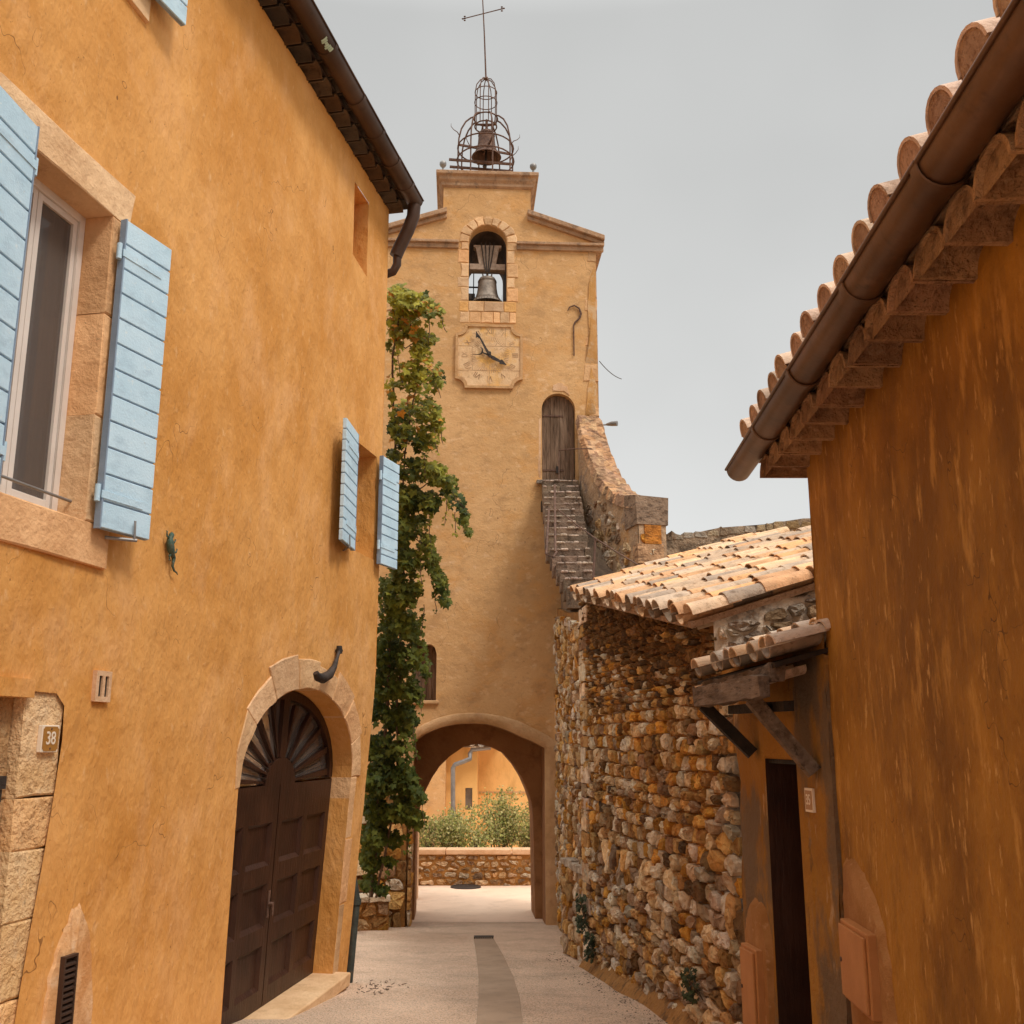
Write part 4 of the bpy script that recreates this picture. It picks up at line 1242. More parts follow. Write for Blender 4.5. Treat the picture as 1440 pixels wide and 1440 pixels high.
# shoulders: sloping copings and the string course under them
for sd in (1, -1):
    x0, x1 = (.80, 2.44) if sd > 0 else (-.92, -2.58)
    zA, zB = 10.98, 10.42
    mb = MB()
    for (e0, e1, h0, h1) in ((-.02, .06, -.14, -.05), (-.02, .14, -.05, .06)):
        fr = lambda x, z, d: TF.map(x, z, d)
        P_ = [fr(x0, zA + h0, -TD - .05), fr(x1, zB + h0, -TD - .05), fr(x1, zB + h0, e1), fr(x0, zA + h0, e1),
              fr(x0, zA + h1, -TD - .05), fr(x1, zB + h1, -TD - .05), fr(x1, zB + h1, e1), fr(x0, zA + h1, e1)]
        mb.hexa(P_)
    bevel(mb.build('coping', M['mould2'], tw), .012, 2)
    mb = MB()
    y0, y1 = (.57, 2.42) if sd > 0 else (-2.56, -.66)
    mb.fbox(TF, y0, y1, 10.24, 10.30, -.02, .12); mb.fbox(TF, y0, y1, 10.14, 10.24, -.02, .06)
    if sd > 0:
        mb.fbox(TF, TB - .01, TB + .14, 10.22, 10.31, -TD, -.02); mb.fbox(TF, TB - .01, TB + .07, 10.12, 10.22, -TD, -.02)
    else:
        mb.fbox(TF, TA - .14, TA + .01, 10.22, 10.31, -TD, -.02)
    bevel(mb.build('string_course', M['mould2'], tw), .01, 2)
# little ball finials standing on the cornice
for x in (-1.02, .93):
    mb = MB()
    c = TF.map(x, 11.90, .02)
    mb.lathe(c, [(.03, 0), (.028, .05), (.02, .1), (.022, .12), (.055, .15), (.075, .19), (.072, .24), (.04, .28), (.0, .29)], 14)
    mb.build('finial', M['zinc'], tw)
# plank door at the top of the stair
mb = MB(); rn = random.Random(9)
x = sd0 + .008; k = 0
while x < sd1 - .02:
    w_ = min(rn.uniform(.08, .12), sd1 - .008 - x)
    def topz(xx):
        return sdt - sdr + math.sqrt(max(0, sdr ** 2 - (xx - sdc) ** 2)) - .008
    dd = -.15 + rn.uniform(-.004, .004)
    pl = [(x, 5.10), (x + w_ - .005, 5.10)] + [(x + (w_ - .005) * (1 - t / 4), topz(x + (w_ - .005) * (1 - t / 4))) for t in range(5)]
    mb.prism(TF, pl, dd - .03, dd)
    x += w_; k += 1
dr = mb.build('door', M['greywood'], tw); dr['label'] = 'weathered grey plank door with an arched head'
for z in (6.52, 5.36):
    mb = MB(); mb.fbox(TF, sd0 + .0, sd0 + .46, z - .016, z + .016, -.145, -.135)
    mb.build('strap_hinge', M['iron'], dr)
mb = MB(); mb.fbox(TF, sd0 + .30, sd0 + .36, 5.30, 5.44, -.145, -.13); mb.build('lock', M['darkiron'], dr)
mb = MB(); mb.fbox(TF, sd0 - .12, sd1 + .02, 5.02, 5.095, -.22, .12); bevel(mb.build('threshold', M['mossy'], tw), .015)
# iron crozier on the wall, side lamp bracket, wire
cz_ = thing('wall_anchor', 'rusty iron crook fixed upright on the tower wall near its far edge', 'wall anchor', TF.map(1.77, 8.2, .02))
mb = MB()
pts = [TF.map(1.76, 7.78, .03), TF.map(1.76, 8.45, .03), TF.map(1.79, 8.52, .03), TF.map(1.89, 8.62, .03), TF.map(1.92, 8.72, .03), TF.map(1.88, 8.84, .03), TF.map(1.78, 8.90, .03), TF.map(1.68, 8.86, .03), TF.map(1.64, 8.78, .03)]
mb.tube(pts, [.012, .014, .018, .02, .022, .02, .018, .014, .008], 8)
mb.build('crook', M['iron'], cz_)
for (x, z) in ((1.76, 8.3), (1.90, 8.7)):
    mb = MB(); mb.tube([TF.map(x, z, 0), TF.map(x, z, .03)], .012, 6); mb.build('pin', M['iron'], cz_)
sp = thing('spotlight', 'small grey spotlight on an arm sticking out beyond the tower edge above the parapet', 'spotlight', atY(846, 598, 20.4))
mb = MB(); mb.tube([atY(838, 598, 20.3), atY(856, 597, 20.3)], .018, 8); mb.build('arm', M['zinc'], sp)
mb = MB(); mb.tube([atY(853, 597, 20.3), atY(860, 596, 20.25), atY(868, 595.5, 20.2)], [.025, .05, .055], 12); mb.build('head', M['zinc'], sp)
wr = MB(); pA, pB = atY(843, 508, 20.1), atY(874, 533, 23)
wr.tube([pA.lerp(pB, t / 8) - Vector((0, 0, .25 * (t / 8) * (1 - t / 8))) for t in range(9)], .009, 5)
o = wr.build('cable', M['darkiron']); tag(o, 'thin dark cable running off from the far edge of the tower', 'cable')
fl = thing('floodlight', 'small dark box floodlight on the tower wall beside the head of the stair', 'floodlight', TF.map(1.02, 4.53, .1))
mb = MB(); x_, z_ = TF.hit(767, 712, .12); mb.fbox(TF, x_ - .09, x_ + .07, z_ - .11, z_ + .10, .05, .2); bevel(mb.build('housing', M['darkiron'], fl), .012)
mb = MB(); mb.fbox(TF, x_ - .075, x_ + .055, z_ - .09, z_ + .085, .2, .208); mb.build('lens', M['glass'], fl)
mb = MB(); mb.fbox(TF, x_ - .02, x_ + .02, z_ - .02, z_ + .02, -.02, .05); mb.build('bracket', M['darkiron'], fl)

# ------------------------------------------------------------------ clock
ck = thing('tower_clock', 'worn ochre stone clock dial with scooped corners, carved roman numerals and dark iron hands', 'clock', TF.map(0, 7.72))
ca0, ca1, cz0, cz1 = -.70, .69, 7.03, 8.42
def dial_outline(e):
    o_ = []
    r = .21
    for (cx, cz, s0) in ((ca1 + e, cz1 + e, 270), (ca0 - e, cz1 + e, 0), (ca0 - e, cz0 - e, 90), (ca1 + e, cz0 - e, 180)):
        # concave quarter circles
        seq = range(0, 7)
        for k in seq:
            t = math.radians(s0 - 15 * k) if False else math.radians({270: 270, 0: 0, 90: 90, 180: 180}[s0] - 15 * k)
            o_.append((cx + r * math.cos(t), cz + r * math.sin(t)))
    return o_
def corner_ok():
    pass
def dial_poly(e):
    r = .2; a0, a1, z0, z1 = ca0 - e, ca1 + e, cz0 - e, cz1 + e
    o_ = []
    for (cx, cz, st) in ((a1, z1, -90), (a0, z1, 0), (a0, z0, 90), (a1, z0, 180)):
        for k in range(7):
            t = math.radians(st - 15 * k)
            o_.append((cx + r * math.cos(t), cz + r * math.sin(t)))
    return o_
# corner (a1,z1): arc from (a1, z1-r) [-90deg] sweeping to (a1-r, z1) [-180deg]
mb = MB()
outp, inp = dial_poly(0), dial_poly(-.05)
n = len(outp)
for i in range(n):
    j = (i + 1) % n
    A, B_2, C_, D_ = outp[i], outp[j], inp[j], inp[i]
    mb.face([TF.map(*A, -.02), TF.map(*B_2, -.02), TF.map(*B_2, .065), TF.map(*A, .065)], ONE)
    mb.face([TF.map(*A, .065), TF.map(*B_2, .065), TF.map(*C_, .065), TF.map(*D_, .065)], ONE)
    mb.face([TF.map(*D_, .065), TF.map(*C_, .065), TF.map(*C_, .035), TF.map(*D_, .035)], ONE)
mb.build('rim', M['mould'], ck)
mb = MB()
cen = TF.map((ca0 + ca1) / 2, (cz0 + cz1) / 2, .04)
for i in range(n):
    mb.face([TF.map(*inp[i], .036), TF.map(*inp[(i + 1) % n], .036), cen])
dl = mb.build('dial', M['dial'], ck)
ccx, ccz = 0.01, 7.80
# slab joints on the dial
mb = MB()
for z in (7.42, 7.95): mb.fbox(TF, ca0 + .06, ca1 - .06, z - .004, z + .004, .03, .0405)
for (x, z0, z1) in ((-.35, 7.42, 7.95), (.33, 7.95, 8.36), (0, 7.08, 7.42)): mb.fbox(TF, x - .004, x + .004, z0, z1, .03, .0405)
mb.build('joint', M['carve'], dl)
rom = ['XII', 'I', 'II', 'III', 'IIII', 'V', 'VI', 'VII', 'VIII', 'IX', 'X', 'XI']
for k, s_ in enumerate(rom):
    t = math.pi / 2 - k * math.pi / 6
    rr = .515
    text_mesh('numeral', s_, .17, TF, ccx + rr * math.cos(t) * 1.0, ccz - .04 + rr * math.sin(t), .0405, M['carve'], dl, 1, .8, .0015, rot=t - math.pi / 2)
mb = MB()
for k in range(60):
    t = 2 * math.pi * k / 60
    r0, r1 = (.30, .40) if k % 5 else (.22, .40)
    p0 = (ccx + r0 * math.cos(t), ccz - .04 + r0 * math.sin(t)); p1 = (ccx + r1 * math.cos(t), ccz - .04 + r1 * math.sin(t))
    nx, nz2 = -math.sin(t) * .004, math.cos(t) * .004
    mb.prism(TF, [(p0[0] - nx, p0[1] - nz2), (p1[0] - nx, p1[1] - nz2), (p1[0] + nx, p1[1] + nz2), (p0[0] + nx, p0[1] + nz2)], .03, .0405)
mb.build('minute_mark', M['carve'], dl)
def hand(pts, wid, d, name):
    mb = MB()
    P = [TF.hit(u, v, d) for u, v in pts]
    for i in range(len(P) - 1):
        a, b = Vector(P[i]), Vector(P[i + 1]); t = (b - a).normalized(); nn = Vector((-t.y, t.x))
        w0, w1 = wid[i], wid[i + 1]
        mb.prism(TF, [tuple(a - nn * w0), tuple(b - nn * w1), tuple(b + nn * w1), tuple(a + nn * w0)], d - .008, d + .008, back=True)
    return mb
mb = hand([(690, 502), (683, 490), (674, 473), (672, 474), (669.5, 466)], [.035, .022, .014, .045, .003], .11, 'h')
mb.build('minute_hand', M['darkiron'], ck)
mb = hand([(678, 495.5), (689, 500), (693, 503), (703, 508), (704, 508.5), (712, 513)], [.010, .018, .04, .022, .055, .003], .085, 'h')
P = [TF.hit(u, v, .085) for u, v in ((675.5, 488), (678, 490), (678.5, 494), (676.5, 497.5), (672, 498.5), (665, 498))]
mb.tube([TF.map(*p, .085) for p in P], [.004, .014, .02, .016, .008, .003], 6)
mb.build('hour_hand', M['darkiron'], ck)
mb = MB(); mb.tube([TF.map(ccx - .01, ccz - .03, .0), TF.map(ccx - .01, ccz - .03, .13)], .035, 12); mb.build('spindle', M['darkiron'], ck)

# ------------------------------------------------------------------ bells
def bell_mesh(c, H, R):
    pr = [(0, 1.0), (.30, 1.0), (.46, .965), (.52, .90), (.545, .80), (.57, .6), (.62, .4), (.72, .22), (.86, .10), (.98, .03), (1.0, 0), (.95, 0), (.80, .1), (.62, .3), (.52, .6), (.45, .88), (0, .92)]
    mb = MB(); mb.lathe(c, [(r * R, z * H) for r, z in pr], 28)
    for z in (.14, .18, .82, .86):
        r = {.14: .81, .18: .765, .82: .548, .86: .54}[z]
        mb.ring(Vector(c) + Vector((0, 0, z * H)), r * R, .006 * R / .3, 28)
    return mb
bcx, bcz = TF.hit(685, 419, -.75)
BX = TF.map(bc, 9.13, -.42)
bl = thing('church_bell', 'grey bronze bell under a flared timber headstock in the arched tower opening', 'bell', BX, 'bronze bells of the tower')
bell_mesh(BX + Vector((0, 0, -.06)), .62, .36).build('bell_body', M['bronze'], bl)
mb = MB()
for s_ in (-1, 1):
    mb.tube([BX + Vector((s_ * .03, 0, .55)), BX + Vector((s_ * .09, 0, .60)), BX + Vector((s_ * .10, 0, .66)), BX + Vector((s_ * .03, 0, .70))], .018, 8)
mb.tube([BX + Vector((0, 0, .55)), BX + Vector((0, 0, .74))], .025, 8)
mb.build('crown', M['bronze'], bl)
mb = MB(); mb.tube([BX + Vector((0, 0, .4)), BX + Vector((0, 0, -.06))], .014, 8); mb.tube([BX + Vector((0, 0, .02)), BX + Vector((0, 0, -.05)), BX + Vector((0, 0, -.10))], [.02, .045, .012], 10); mb.build('clapper', M['darkiron'], bl)
M['yoke'] = mat('grey_timber', (.34, .25, .19), (.5, .38, .29), 14, 6, [((.07, .05, .04), 24, .54, .68, .5, (1, 1, .2))], bump=.6, bscale=40)
mb = MB()
zt = 9.83
y0 = -.30
mb.fbox(TF, b0 + .02, b1 - .02, zt, zt + .13, -.52, y0)
yk = mb.build('headstock', M['yoke'], bl)
mb = MB()
for (xa, xb, xc, xd) in ((-.27, -.16, -.2, -.13),):
    pass
mb.prism(TF, [(bc - .18, zt + .132), (bc + .18, zt + .132), (bc + .25, zt + .50), (bc + .30, zt + .53), (bc + .30, zt + .57), (bc - .30, zt + .57), (bc - .30, zt + .53), (bc - .25, zt + .50)], -.48, y0 - .01)
mb.build('counterweight', M['yoke'], bl)
mb = MB()
for x in (-.14, -.05, .05, .14):
    mb.tube([TF.map(bc + x * 1.0, zt + .62, y0 + .012), TF.map(bc + x * .6, zt + .2, y0 + .012), TF.map(bc + x * .25, zt - .06, y0 + .012)], .012, 6)
mb.build('strap', M['darkiron'], bl)
mb = MB()
for k in range(13):
    x = b0 + .04 + k * .06
    mb.tube([TF.map(x, 8.96, -.10), TF.map(x + R_.uniform(-.01, .01), 9.13 + R_.uniform(-.03, .03), -.06)], [.005, .002], 4)
o = mb.build('bird_spikes', M['darkiron']); tag(o, 'row of thin dark bird spikes along the sill under the grey bell', 'bird spikes')
hm = thing('bell_hammer', 'iron hammer rod and bracket beside the grey bell in the tower opening', 'bell hammer', TF.map(b0 + .1, 9.6, -.6))
mb = MB(); mb.tube([TF.map(b0 + .11, 10.05, -.6), TF.map(b0 + .11, 9.3, -.6)], .012, 6); mb.tube([TF.map(b0, 9.55, -.6), TF.map(b0 + .2, 9.55, -.6)], .018, 6); mb.build('rod', M['darkiron'], hm)
mb = MB(); mb.fbox(TF, b0 + .0, b0 + .14, 9.22, 9.36, -.7, -.5); mb.build('motor_box', M['darkiron'], hm)

# wrought-iron campanile
CB = TF.map(-.08, 11.90, -1.0)
cg = thing('iron_campanile', 'wrought iron bell cage with a tall thin cross on top of the tower', 'bell cage', CB)
def cyl(ang, r, z): return CB + Vector((r * math.cos(ang), r * math.sin(ang), z))
zs0 = 0
for k in range(8):
    a = 2 * math.pi * (k + .35) / 8
    mb = MB()
    prof = [(.64, -.02), (.64, .6), (.64, 1.1), (.625, 1.4), (.57, 1.65), (.47, 1.85), (.35, 1.97), (.25, 2.02)]
    mb.tube([cyl(a, r, z) for r, z in prof], .019, 6)
    mb.build('cage_bar', M['iron'], cg)
    if k % 2 == 0 or True:
        mb = MB()
        zz = (1.45, .85, 1.25, .75)[k % 4]
        rr = .60 if zz > 1 else .64
        mb.tube([cyl(a, rr, zz), cyl(a, rr + .06, zz + .10), cyl(a, rr + .15, zz + .15), cyl(a, rr + .21, zz + .22), cyl(a, rr + .21, zz + .30)], [.012, .011, .009, .007, .003], 5)
        mb.build('curled_hook', M['iron'], cg)
for (r, z) in ((.645, .92), (.635, 1.24), (.27, 2.0), (.25, 1.80)):
    mb = MB(); mb.ring(CB + Vector((0, 0, z)), r, .017); mb.build('hoop', M['iron'], cg)
for k in range(8):
    a = 2 * math.pi * (k + .35) / 8
    mb = MB(); mb.tube([cyl(a, .25, 1.8), cyl(a, .255, 2.3), cyl(a, .25, 2.68), cyl(a, .22, 2.86), cyl(a, .13, 3.0), cyl(a, .0, 3.06)], .012, 6); mb.build('lantern_bar', M['iron'], cg)
for z, r in ((2.68, .252), (2.42, .258)):
    mb = MB(); mb.ring(CB + Vector((0, 0, z)), r, .011); mb.build('hoop', M['iron'], cg)
mb = MB()
for s_ in (-1, 1):
    mb.beam(CB + Vector((-.82, s_ * .15, .88)), CB + Vector((.62, s_ * .15, .76)), .04, .05)
mb.build('sill_beam', M['iron'], cg)
mb = MB(); mb.beam(CB + Vector((-.6, -.2, 1.22)), CB + Vector((.6, .2, 1.22)), .035, .045); mb.beam(CB + Vector((.2, -.6, 1.22)), CB + Vector((-.2, .6, 1.22)), .035, .045); mb.build('cross_beam', M['iron'], cg)
cr0 = CB + Vector((0, 0, 3.0))
mb = MB(); top = CB + Vector((-.10, 0, 5.35))
mb.tube([cr0, CB + Vector((-.045, 0, 4.2)), top], [.02, .016, .012], 8)
mb.lathe(CB + Vector((0, 0, 3.0)), [(.0, 0), (.045, .03), (.03, .09), (0, .1)], 10)
cx_ = mb.build('cross', M['iron'], cg)
zc = 4.78
mb = MB(); c = CB + Vector((-.077, 0, zc))
ax = Vector((math.cos(.35), -math.sin(.35), .0))
mb.tube([c - ax * .50, c + ax * .50], .012, 6)
for s_ in (-1, 1):
    e = c + ax * .47 * s_
    mb.lathe(e + Vector((0, 0, -.02)), [(0, 0), (.03, .02), (0, .04)], 8); mb.lathe(e + Vector((0, 0, .03)), [(0, 0), (.028, .02), (0, .045)], 8); mb.lathe(e + Vector((0, 0, -.075)), [(0, 0), (.028, .02), (0, .045)], 8)
    mb.lathe(e + ax * .05 * s_ + Vector((0, 0, -.02)), [(0, 0), (.028, .02), (0, .045)], 8)
mb.build('cross_arm', M['iron'], cx_)
cbl = thing('church_bell', 'rust brown bell hanging inside the open iron cage on the tower top', 'bell', CB + Vector((0, 0, .9)), 'bronze bells of the tower')
bell_mesh(CB + Vector((.02, 0, 1.02)), .66, .34).build('bell_body', M['iron'], cbl)
mb = MB(); mb.tube([CB + Vector((.02, 0, 1.66)), CB + Vector((.02, 0, 1.98))], .03, 8); mb.tube([CB + Vector((-.25, 0, 1.86)), CB + Vector((.25, 0, 1.86))], .025, 8); mb.build('hanger', M['iron'], cbl)
mb = MB(); mb.tube([CB + Vector((.02, 0, 1.3)), CB + Vector((0, 0, .9)), CB + Vector((-.02, 0, .78))], [.02, .03, .05], 8); mb.build('clapper', M['darkiron'], cbl)

# ================================================================== STONE STAIR, ITS SIDE WALLS AND PARAPET
st = thing('stone_stair', 'steep flight of worn stone steps climbing to the plank door of the tower', 'staircase', (1.0, 18.2, 1.5))
mb = MB(); rn = random.Random(12)
n = 17
for k in range(n):
    z1 = 5.03 - k * .163; z0 = z1 - .36
    y1 = 19.97 - k * .205; y0 = y1 - .245
    xl, xr_ = .60 + rn.uniform(-.015, .015) + (.05 * max(0, k - 10)), 1.31 + rn.uniform(0, .02) + .004 * k
        # irregular nosing made of a few stones
    x = xl
    while x < xr_ - .05:
        w_ = min(rn.uniform(.3, .75), xr_ - x)
        c = vary((.42, .32, .24), rn, .55, .95)
        yy = y0 + rn.uniform(-.014, .014); zt_ = z1 + rn.uniform(-.012, .008)
        mb.hexa([(x, yy + .03, z0), (x + w_ - .004, yy + .03, z0), (x + w_ - .004, y1 + .03, z0), (x, y1 + .03, z0), (x, yy, zt_), (x + w_ - .004, yy + rn.uniform(-.01, .01), zt_), (x + w_ - .004, y1 + .03, zt_), (x, y1 + .03, zt_)], c)
        m_ = x + .01
        while m_ < x + w_ - .06:
            ww = rn.uniform(.07, .2)
            if rn.random() < .75:
                e1_ = min(m_ + ww, x + w_ - .01); ya = yy - rn.uniform(.008, .03); zb_ = zt_ + rn.uniform(-.004, .012)
                mb.hexa([(m_, ya + .01, zt_ - .03), (e1_, ya + .01, zt_ - .03), (e1_, yy + .06, zt_ - .03), (m_, yy + .06, zt_ - .03), (m_ + .01, ya, zb_), (e1_ - .01, ya, zb_ - .003), (e1_, yy + .07, zb_), (m_, yy + .07, zb_)], vary((1.0, .86, .74), rn, .6, 1.1))
            m_ += ww
        x += w_
M['step'] = mat('worn_step_stone', (.55, .50, .47), (.95, .88, .82), 6, 6, [((.12, .09, .075), 9, .54, .66, .7, ONE), ((.75, .66, .58), 26, .62, .72, .5, ONE)], bump=1, bscale=30, bump2=.6, b2scale=10, attr=True)
o = bevel(mb.build('step', M['step'], st, weld=False), .012, 2); o['label'] = 'worn grey stone steps'
mb = MB()
prof = [(19.97, 4.6), (16.5, 1.85), (15.6, 1.2), (15.6, .6), (19.97, .6)]
for x, sg_ in ((.72, 1), (1.45, -1)):
    pass
pp0 = [(.96, y, z) for y, z in prof]; pp1 = [(1.9, y, z - .25) for y, z in prof]
mb.face(pp0); mb.face(pp1[::-1])
for i in range(5): mb.face([pp0[i], pp1[i], pp1[(i + 1) % 5], pp0[(i + 1) % 5]])
mb.build('core', M['lichen2'], st)

WF = Frame(.95, 13.95, -.0133, 1, -1, -.0133)
sw = thing('rubble_wall', 'rough rubble wall holding up the stone stair beside the archway pier', 'stone wall', WF.map(3, -3.2))
mb = MB()
wtop = lambda a: 1.75 + (2.2 - 1.75) * min(1, a / 3)
mb.panel(WF, [(-.02, -3.4), (6.02, -3.4), (6.02, 2.5), (3, 2.05), (-.02, 1.7)], [], .25, -.01, .03, 3)
mb.face([WF.map(0, -3.4, -.01), WF.map(0, 1.7, -.01), WF.map(0, 1.7, -.8), WF.map(0, -3.4, -.8)])
mb.face([WF.map(-.02, 1.7, -.01), WF.map(3, 2.05, -.01), WF.map(3, 2.05, -.8), WF.map(-.02, 1.7, -.8)])
mb.face([WF.map(3, 2.05, -.01), WF.map(6.02, 2.5, -.01), WF.map(6.02, 2.5, -.8), WF.map(3, 2.05, -.8)])
mb.build('mortar', M['mortar'], sw)
mb = MB()
rubble(mb, WF, [(0, -3.2), (6, -3.35), (6, 2.45), (3, 2.0), (0, 1.66)], .16, 1.8, .06, PAL_WARM, seed=21, gap=.016, keep=.9, pal2=PAL_GREY, pf=lambda a, z: .3)
mb.build('stone', M['rubble'], sw)['label'] = 'uneven ochre and grey stones'
# low outcrop of older wall at the foot
LOW = Frame(1.02, 13.45, -.165, 1, -1, -.165)
lw = thing('low_stone_stub', 'low broken stone stub at the foot of the rubble wall beside the arch', 'stone wall', LOW.map(.9, -2.9))
mb = MB()
mb.fbox(LOW, .0, 1.85, -3.2, -1.72, -.32, .0)
mb.build('core', M['mortar'], lw)
mb = MB()
rubble(mb, LOW, [(-.02, -3.1), (1.85, -3.1), (1.85, -1.66), (-.02, -1.74)], .17, 1.5, .06, PAL_WARM, seed=33, pal2=PAL_GREY, pf=lambda a, z: .5)
# capping stones
for k in range(5):
    a0 = k * .37
    blocks(mb, LOW, [[(a0, -1.72), (a0 + .36, -1.72), (a0 + .35, -1.62 + R_.uniform(-.02, .03)), (a0 + .01, -1.62 + R_.uniform(-.02, .03))]], -.33, .05, [(.5, .4, .3), (.55, .46, .36)], k + 5, .004, .02)
# its end towards the arch
EF = Frame(*LOW.map(1.86, 0, -.32).xy, *(LOW.map(1.86, 0, 0) - LOW.map(1.86, 0, -.32)).xy, LOW.t[0], LOW.t[1])
mb.build('stone', M['rubble'], lw)

PF = Frame(1.33, 19.95, .8, -3.0, -3.0, -.8)
pw = thing('parapet_wall', 'curved stone parapet sweeping down from the tower beside the steps', 'stone wall', PF.map(1.5, 1.5))
ptop = [(0, 6.38), (.25, 5.95), (.55, 5.5), (.9, 5.08), (1.3, 4.70), (1.7, 4.42), (2.2, 4.18), (2.7, 4.02), (3.1, 3.93)]
mb = MB()
mb.panel(PF, [(0, .8), (3.12, .8)] + ptop[::-1], [], .2, 0, .035, 2.2)
n = len(ptop)
rn = random.Random(2)
for i in range(n - 1):
    (a0, z0), (a1, z1) = ptop[i], ptop[i + 1]
    mb.face([PF.map(a0, z0, -.50), PF.map(a1, z1, -.50), PF.map(a1, .8, -.50), PF.map(a0, .8, -.50)])
    mb.face([PF.map(a0, z0, 0), PF.map(a1, z1, 0), PF.map(a1, z1, -.5), PF.map(a0, z0, -.5)])
EFp = Frame(*PF.map(3.12, 0, 0).xy, *(PF.map(3.12, 0, -1) - PF.map(3.12, 0, 0)).xy, PF.t[0], PF.t[1])
mb.panel(EFp, [(0, .8), (.5, .8), (.5, 3.93), (0, 3.93)], [], .15, 0, .02, 3)
M['lichen'] = mat('lichened_render', (.40, .26, .16), (.58, .38, .22), 2.2, 7, [((.20, .155, .13), 3.2, .53, .64, .75, ONE), ((.52, .24, .05), 2.2, .57, .66, .6, ONE), ((.62, .53, .43), 9, .61, .69, .6, ONE)], bump=1, bscale=22, bump2=.9, b2scale=6)
mb.build('render', M['lichen'], pw)
mb = MB()
rubble(mb, PF, [(.05, 1.5), (3.0, 1.5), (3.0, 3.9), (1.6, 4.3), (.4, 5.4)], .19, 1.5, .035, PAL_GREY, seed=41, keep=.7, gap=.03)
rubble(mb, EFp, [(.02, 1.5), (.48, 1.5), (.48, 3.45), (.02, 3.45)], .2, 1.4, .03, PAL_WARM, seed=42, keep=.7, gap=.02)
mb.build('stone', M['rubble'], pw)['label'] = 'scattered grey stones showing through the render'
mb = MB()
rn = random.Random(29)
NU, NV = 64, 10
seeds = [(rn.uniform(0, 5.2), rn.uniform(0, .6), vary(rn.choice([(1.0, .74, .52), (.95, .66, .44), (.85, .66, .52), (1.0, .80, .60), (.70, .52, .40)]), rn, .75, 1.1), rn.uniform(-.01, .045)) for _ in range(210)]
al = [0]
for i in range(1, n): al.append(al[-1] + math.dist(ptop[i], ptop[i - 1]))
def along(t):
    L0 = al[-1] * t * .97; i = 1
    while i < n - 1 and al[i] < L0: i += 1
    f = (L0 - al[i - 1]) / (al[i] - al[i - 1]); return (ptop[i - 1][0] + (ptop[i][0] - ptop[i - 1][0]) * f, ptop[i - 1][1] + (ptop[i][1] - ptop[i - 1][1]) * f, L0)
def near(Lq, w_):
    return min(seeds, key=lambda q: ((q[0] - Lq) / .8) ** 2 + ((q[1] - w_)) ** 2)
P_ = {}
for iu in range(NU + 1):
    a_, z_, Lq = along(iu / NU)
    for iv_ in range(NV + 1):
        w_ = .60 * iv_ / NV
        sd_ = near(Lq, w_)
        edge = 1 if 0 < iv_ < NV else 0
        h = (.055 + sd_[3] + .03 * noise.noise(Vector((Lq * 6, w_ * 6, 1)))) if edge else -.10
        dd = .05 - w_ + .03 * noise.noise(Vector((Lq * 5, w_ * 2, 7)))
        P_[iu, iv_] = PF.map(a_, z_ + h, dd)
for iu in range(NU):
    for iv_ in range(NV):
        sd_ = near(al[-1] * (iu + .5) / NU, .6 * (iv_ + .5) / NV)
        mb.face([P_[iu, iv_], P_[iu + 1, iv_], P_[iu + 1, iv_ + 1], P_[iu, iv_ + 1]], sd_[2], False)
cc = (.55, .5, .47)
mb.hexa([EFp.map(-.03, 3.55, -.55), EFp.map(.53, 3.55, -.55), EFp.map(.53, 3.55, .03), EFp.map(-.03, 3.55, .03), EFp.map(-.05, 4.16, -.50), EFp.map(.56, 4.14, -.50), EFp.map(.55, 4.03, .03), EFp.map(-.05, 4.05, .03)], cc)
mb.fbox(EFp, .10, .40, 3.22, 3.54, -.2, .035, (1.0, .50, .12))
mb.fbox(EFp, -.03, .44, 2.88, 3.21, -.2, .03, (1.0, .78, .58))
M['brick'] = mat('eroded_coping', (.42, .31, .22), (.66, .50, .36), 5, 6, [((.16, .11, .08), 7, .50, .62, .8, (1, 1, 2.5)), ((.72, .56, .42), 14, .58, .68, .5, ONE)], bump=.8, bscale=34, bump2=.5, b2scale=9, attr=True)
mb.build('coping', M['brick'], pw, weld=False)

BF = Frame(*PF.map(3.0, 0, -.4).xy, 1, .12, .12, -1)
bw = thing('ruined_wall', 'low ruined mossy wall rising behind the small tiled roof', 'stone wall', BF.map(2, 1.5))
btop = [(-.4, 3.32), (.4, 3.40), (1.1, 3.56), (1.9, 3.64), (2.6, 3.76), (3.4, 3.80), (4.4, 3.98), (5.6, 4.05)]
mb = MB()
mb.panel(BF, [(-.4, .8), (5.6, .8)] + btop[::-1], [], .22, 0, .05, 2)
for i in range(len(btop) - 1):
    (a0, z0), (a1, z1) = btop[i], btop[i + 1]
    mb.face([BF.map(a0, z0, 0), BF.map(a1, z1, 0), BF.map(a1, z1, -.5), BF.map(a0, z0, -.5)])
    mb.face([BF.map(a0, z0, -.5), BF.map(a1, z1, -.5), BF.map(a1, .8, -.5), BF.map(a0, .8, -.5)])
mb.build('render', M['oldwall'], bw)
mb = MB(); rn = random.Random(31)
a = -.4
while a < 5.5:
    zt_ = 3.34 + (a + .4) / 6 * .70
    w_ = rn.uniform(.12, .3)
    c = rn.choice(PAL_GREY); c = tuple(q * .4 for q in c)
    blocks(mb, BF, [[(a, zt_ - .08), (a + w_, zt_ - .08), (a + w_ * .85, zt_ + rn.uniform(.0, .07)), (a + w_ * .15, zt_ + rn.uniform(.0, .07))]], -.5, .03, [c], int(a * 50) + 60, .0, .03)
    a += w_
mb.build('stone', M['rubble'], bw)

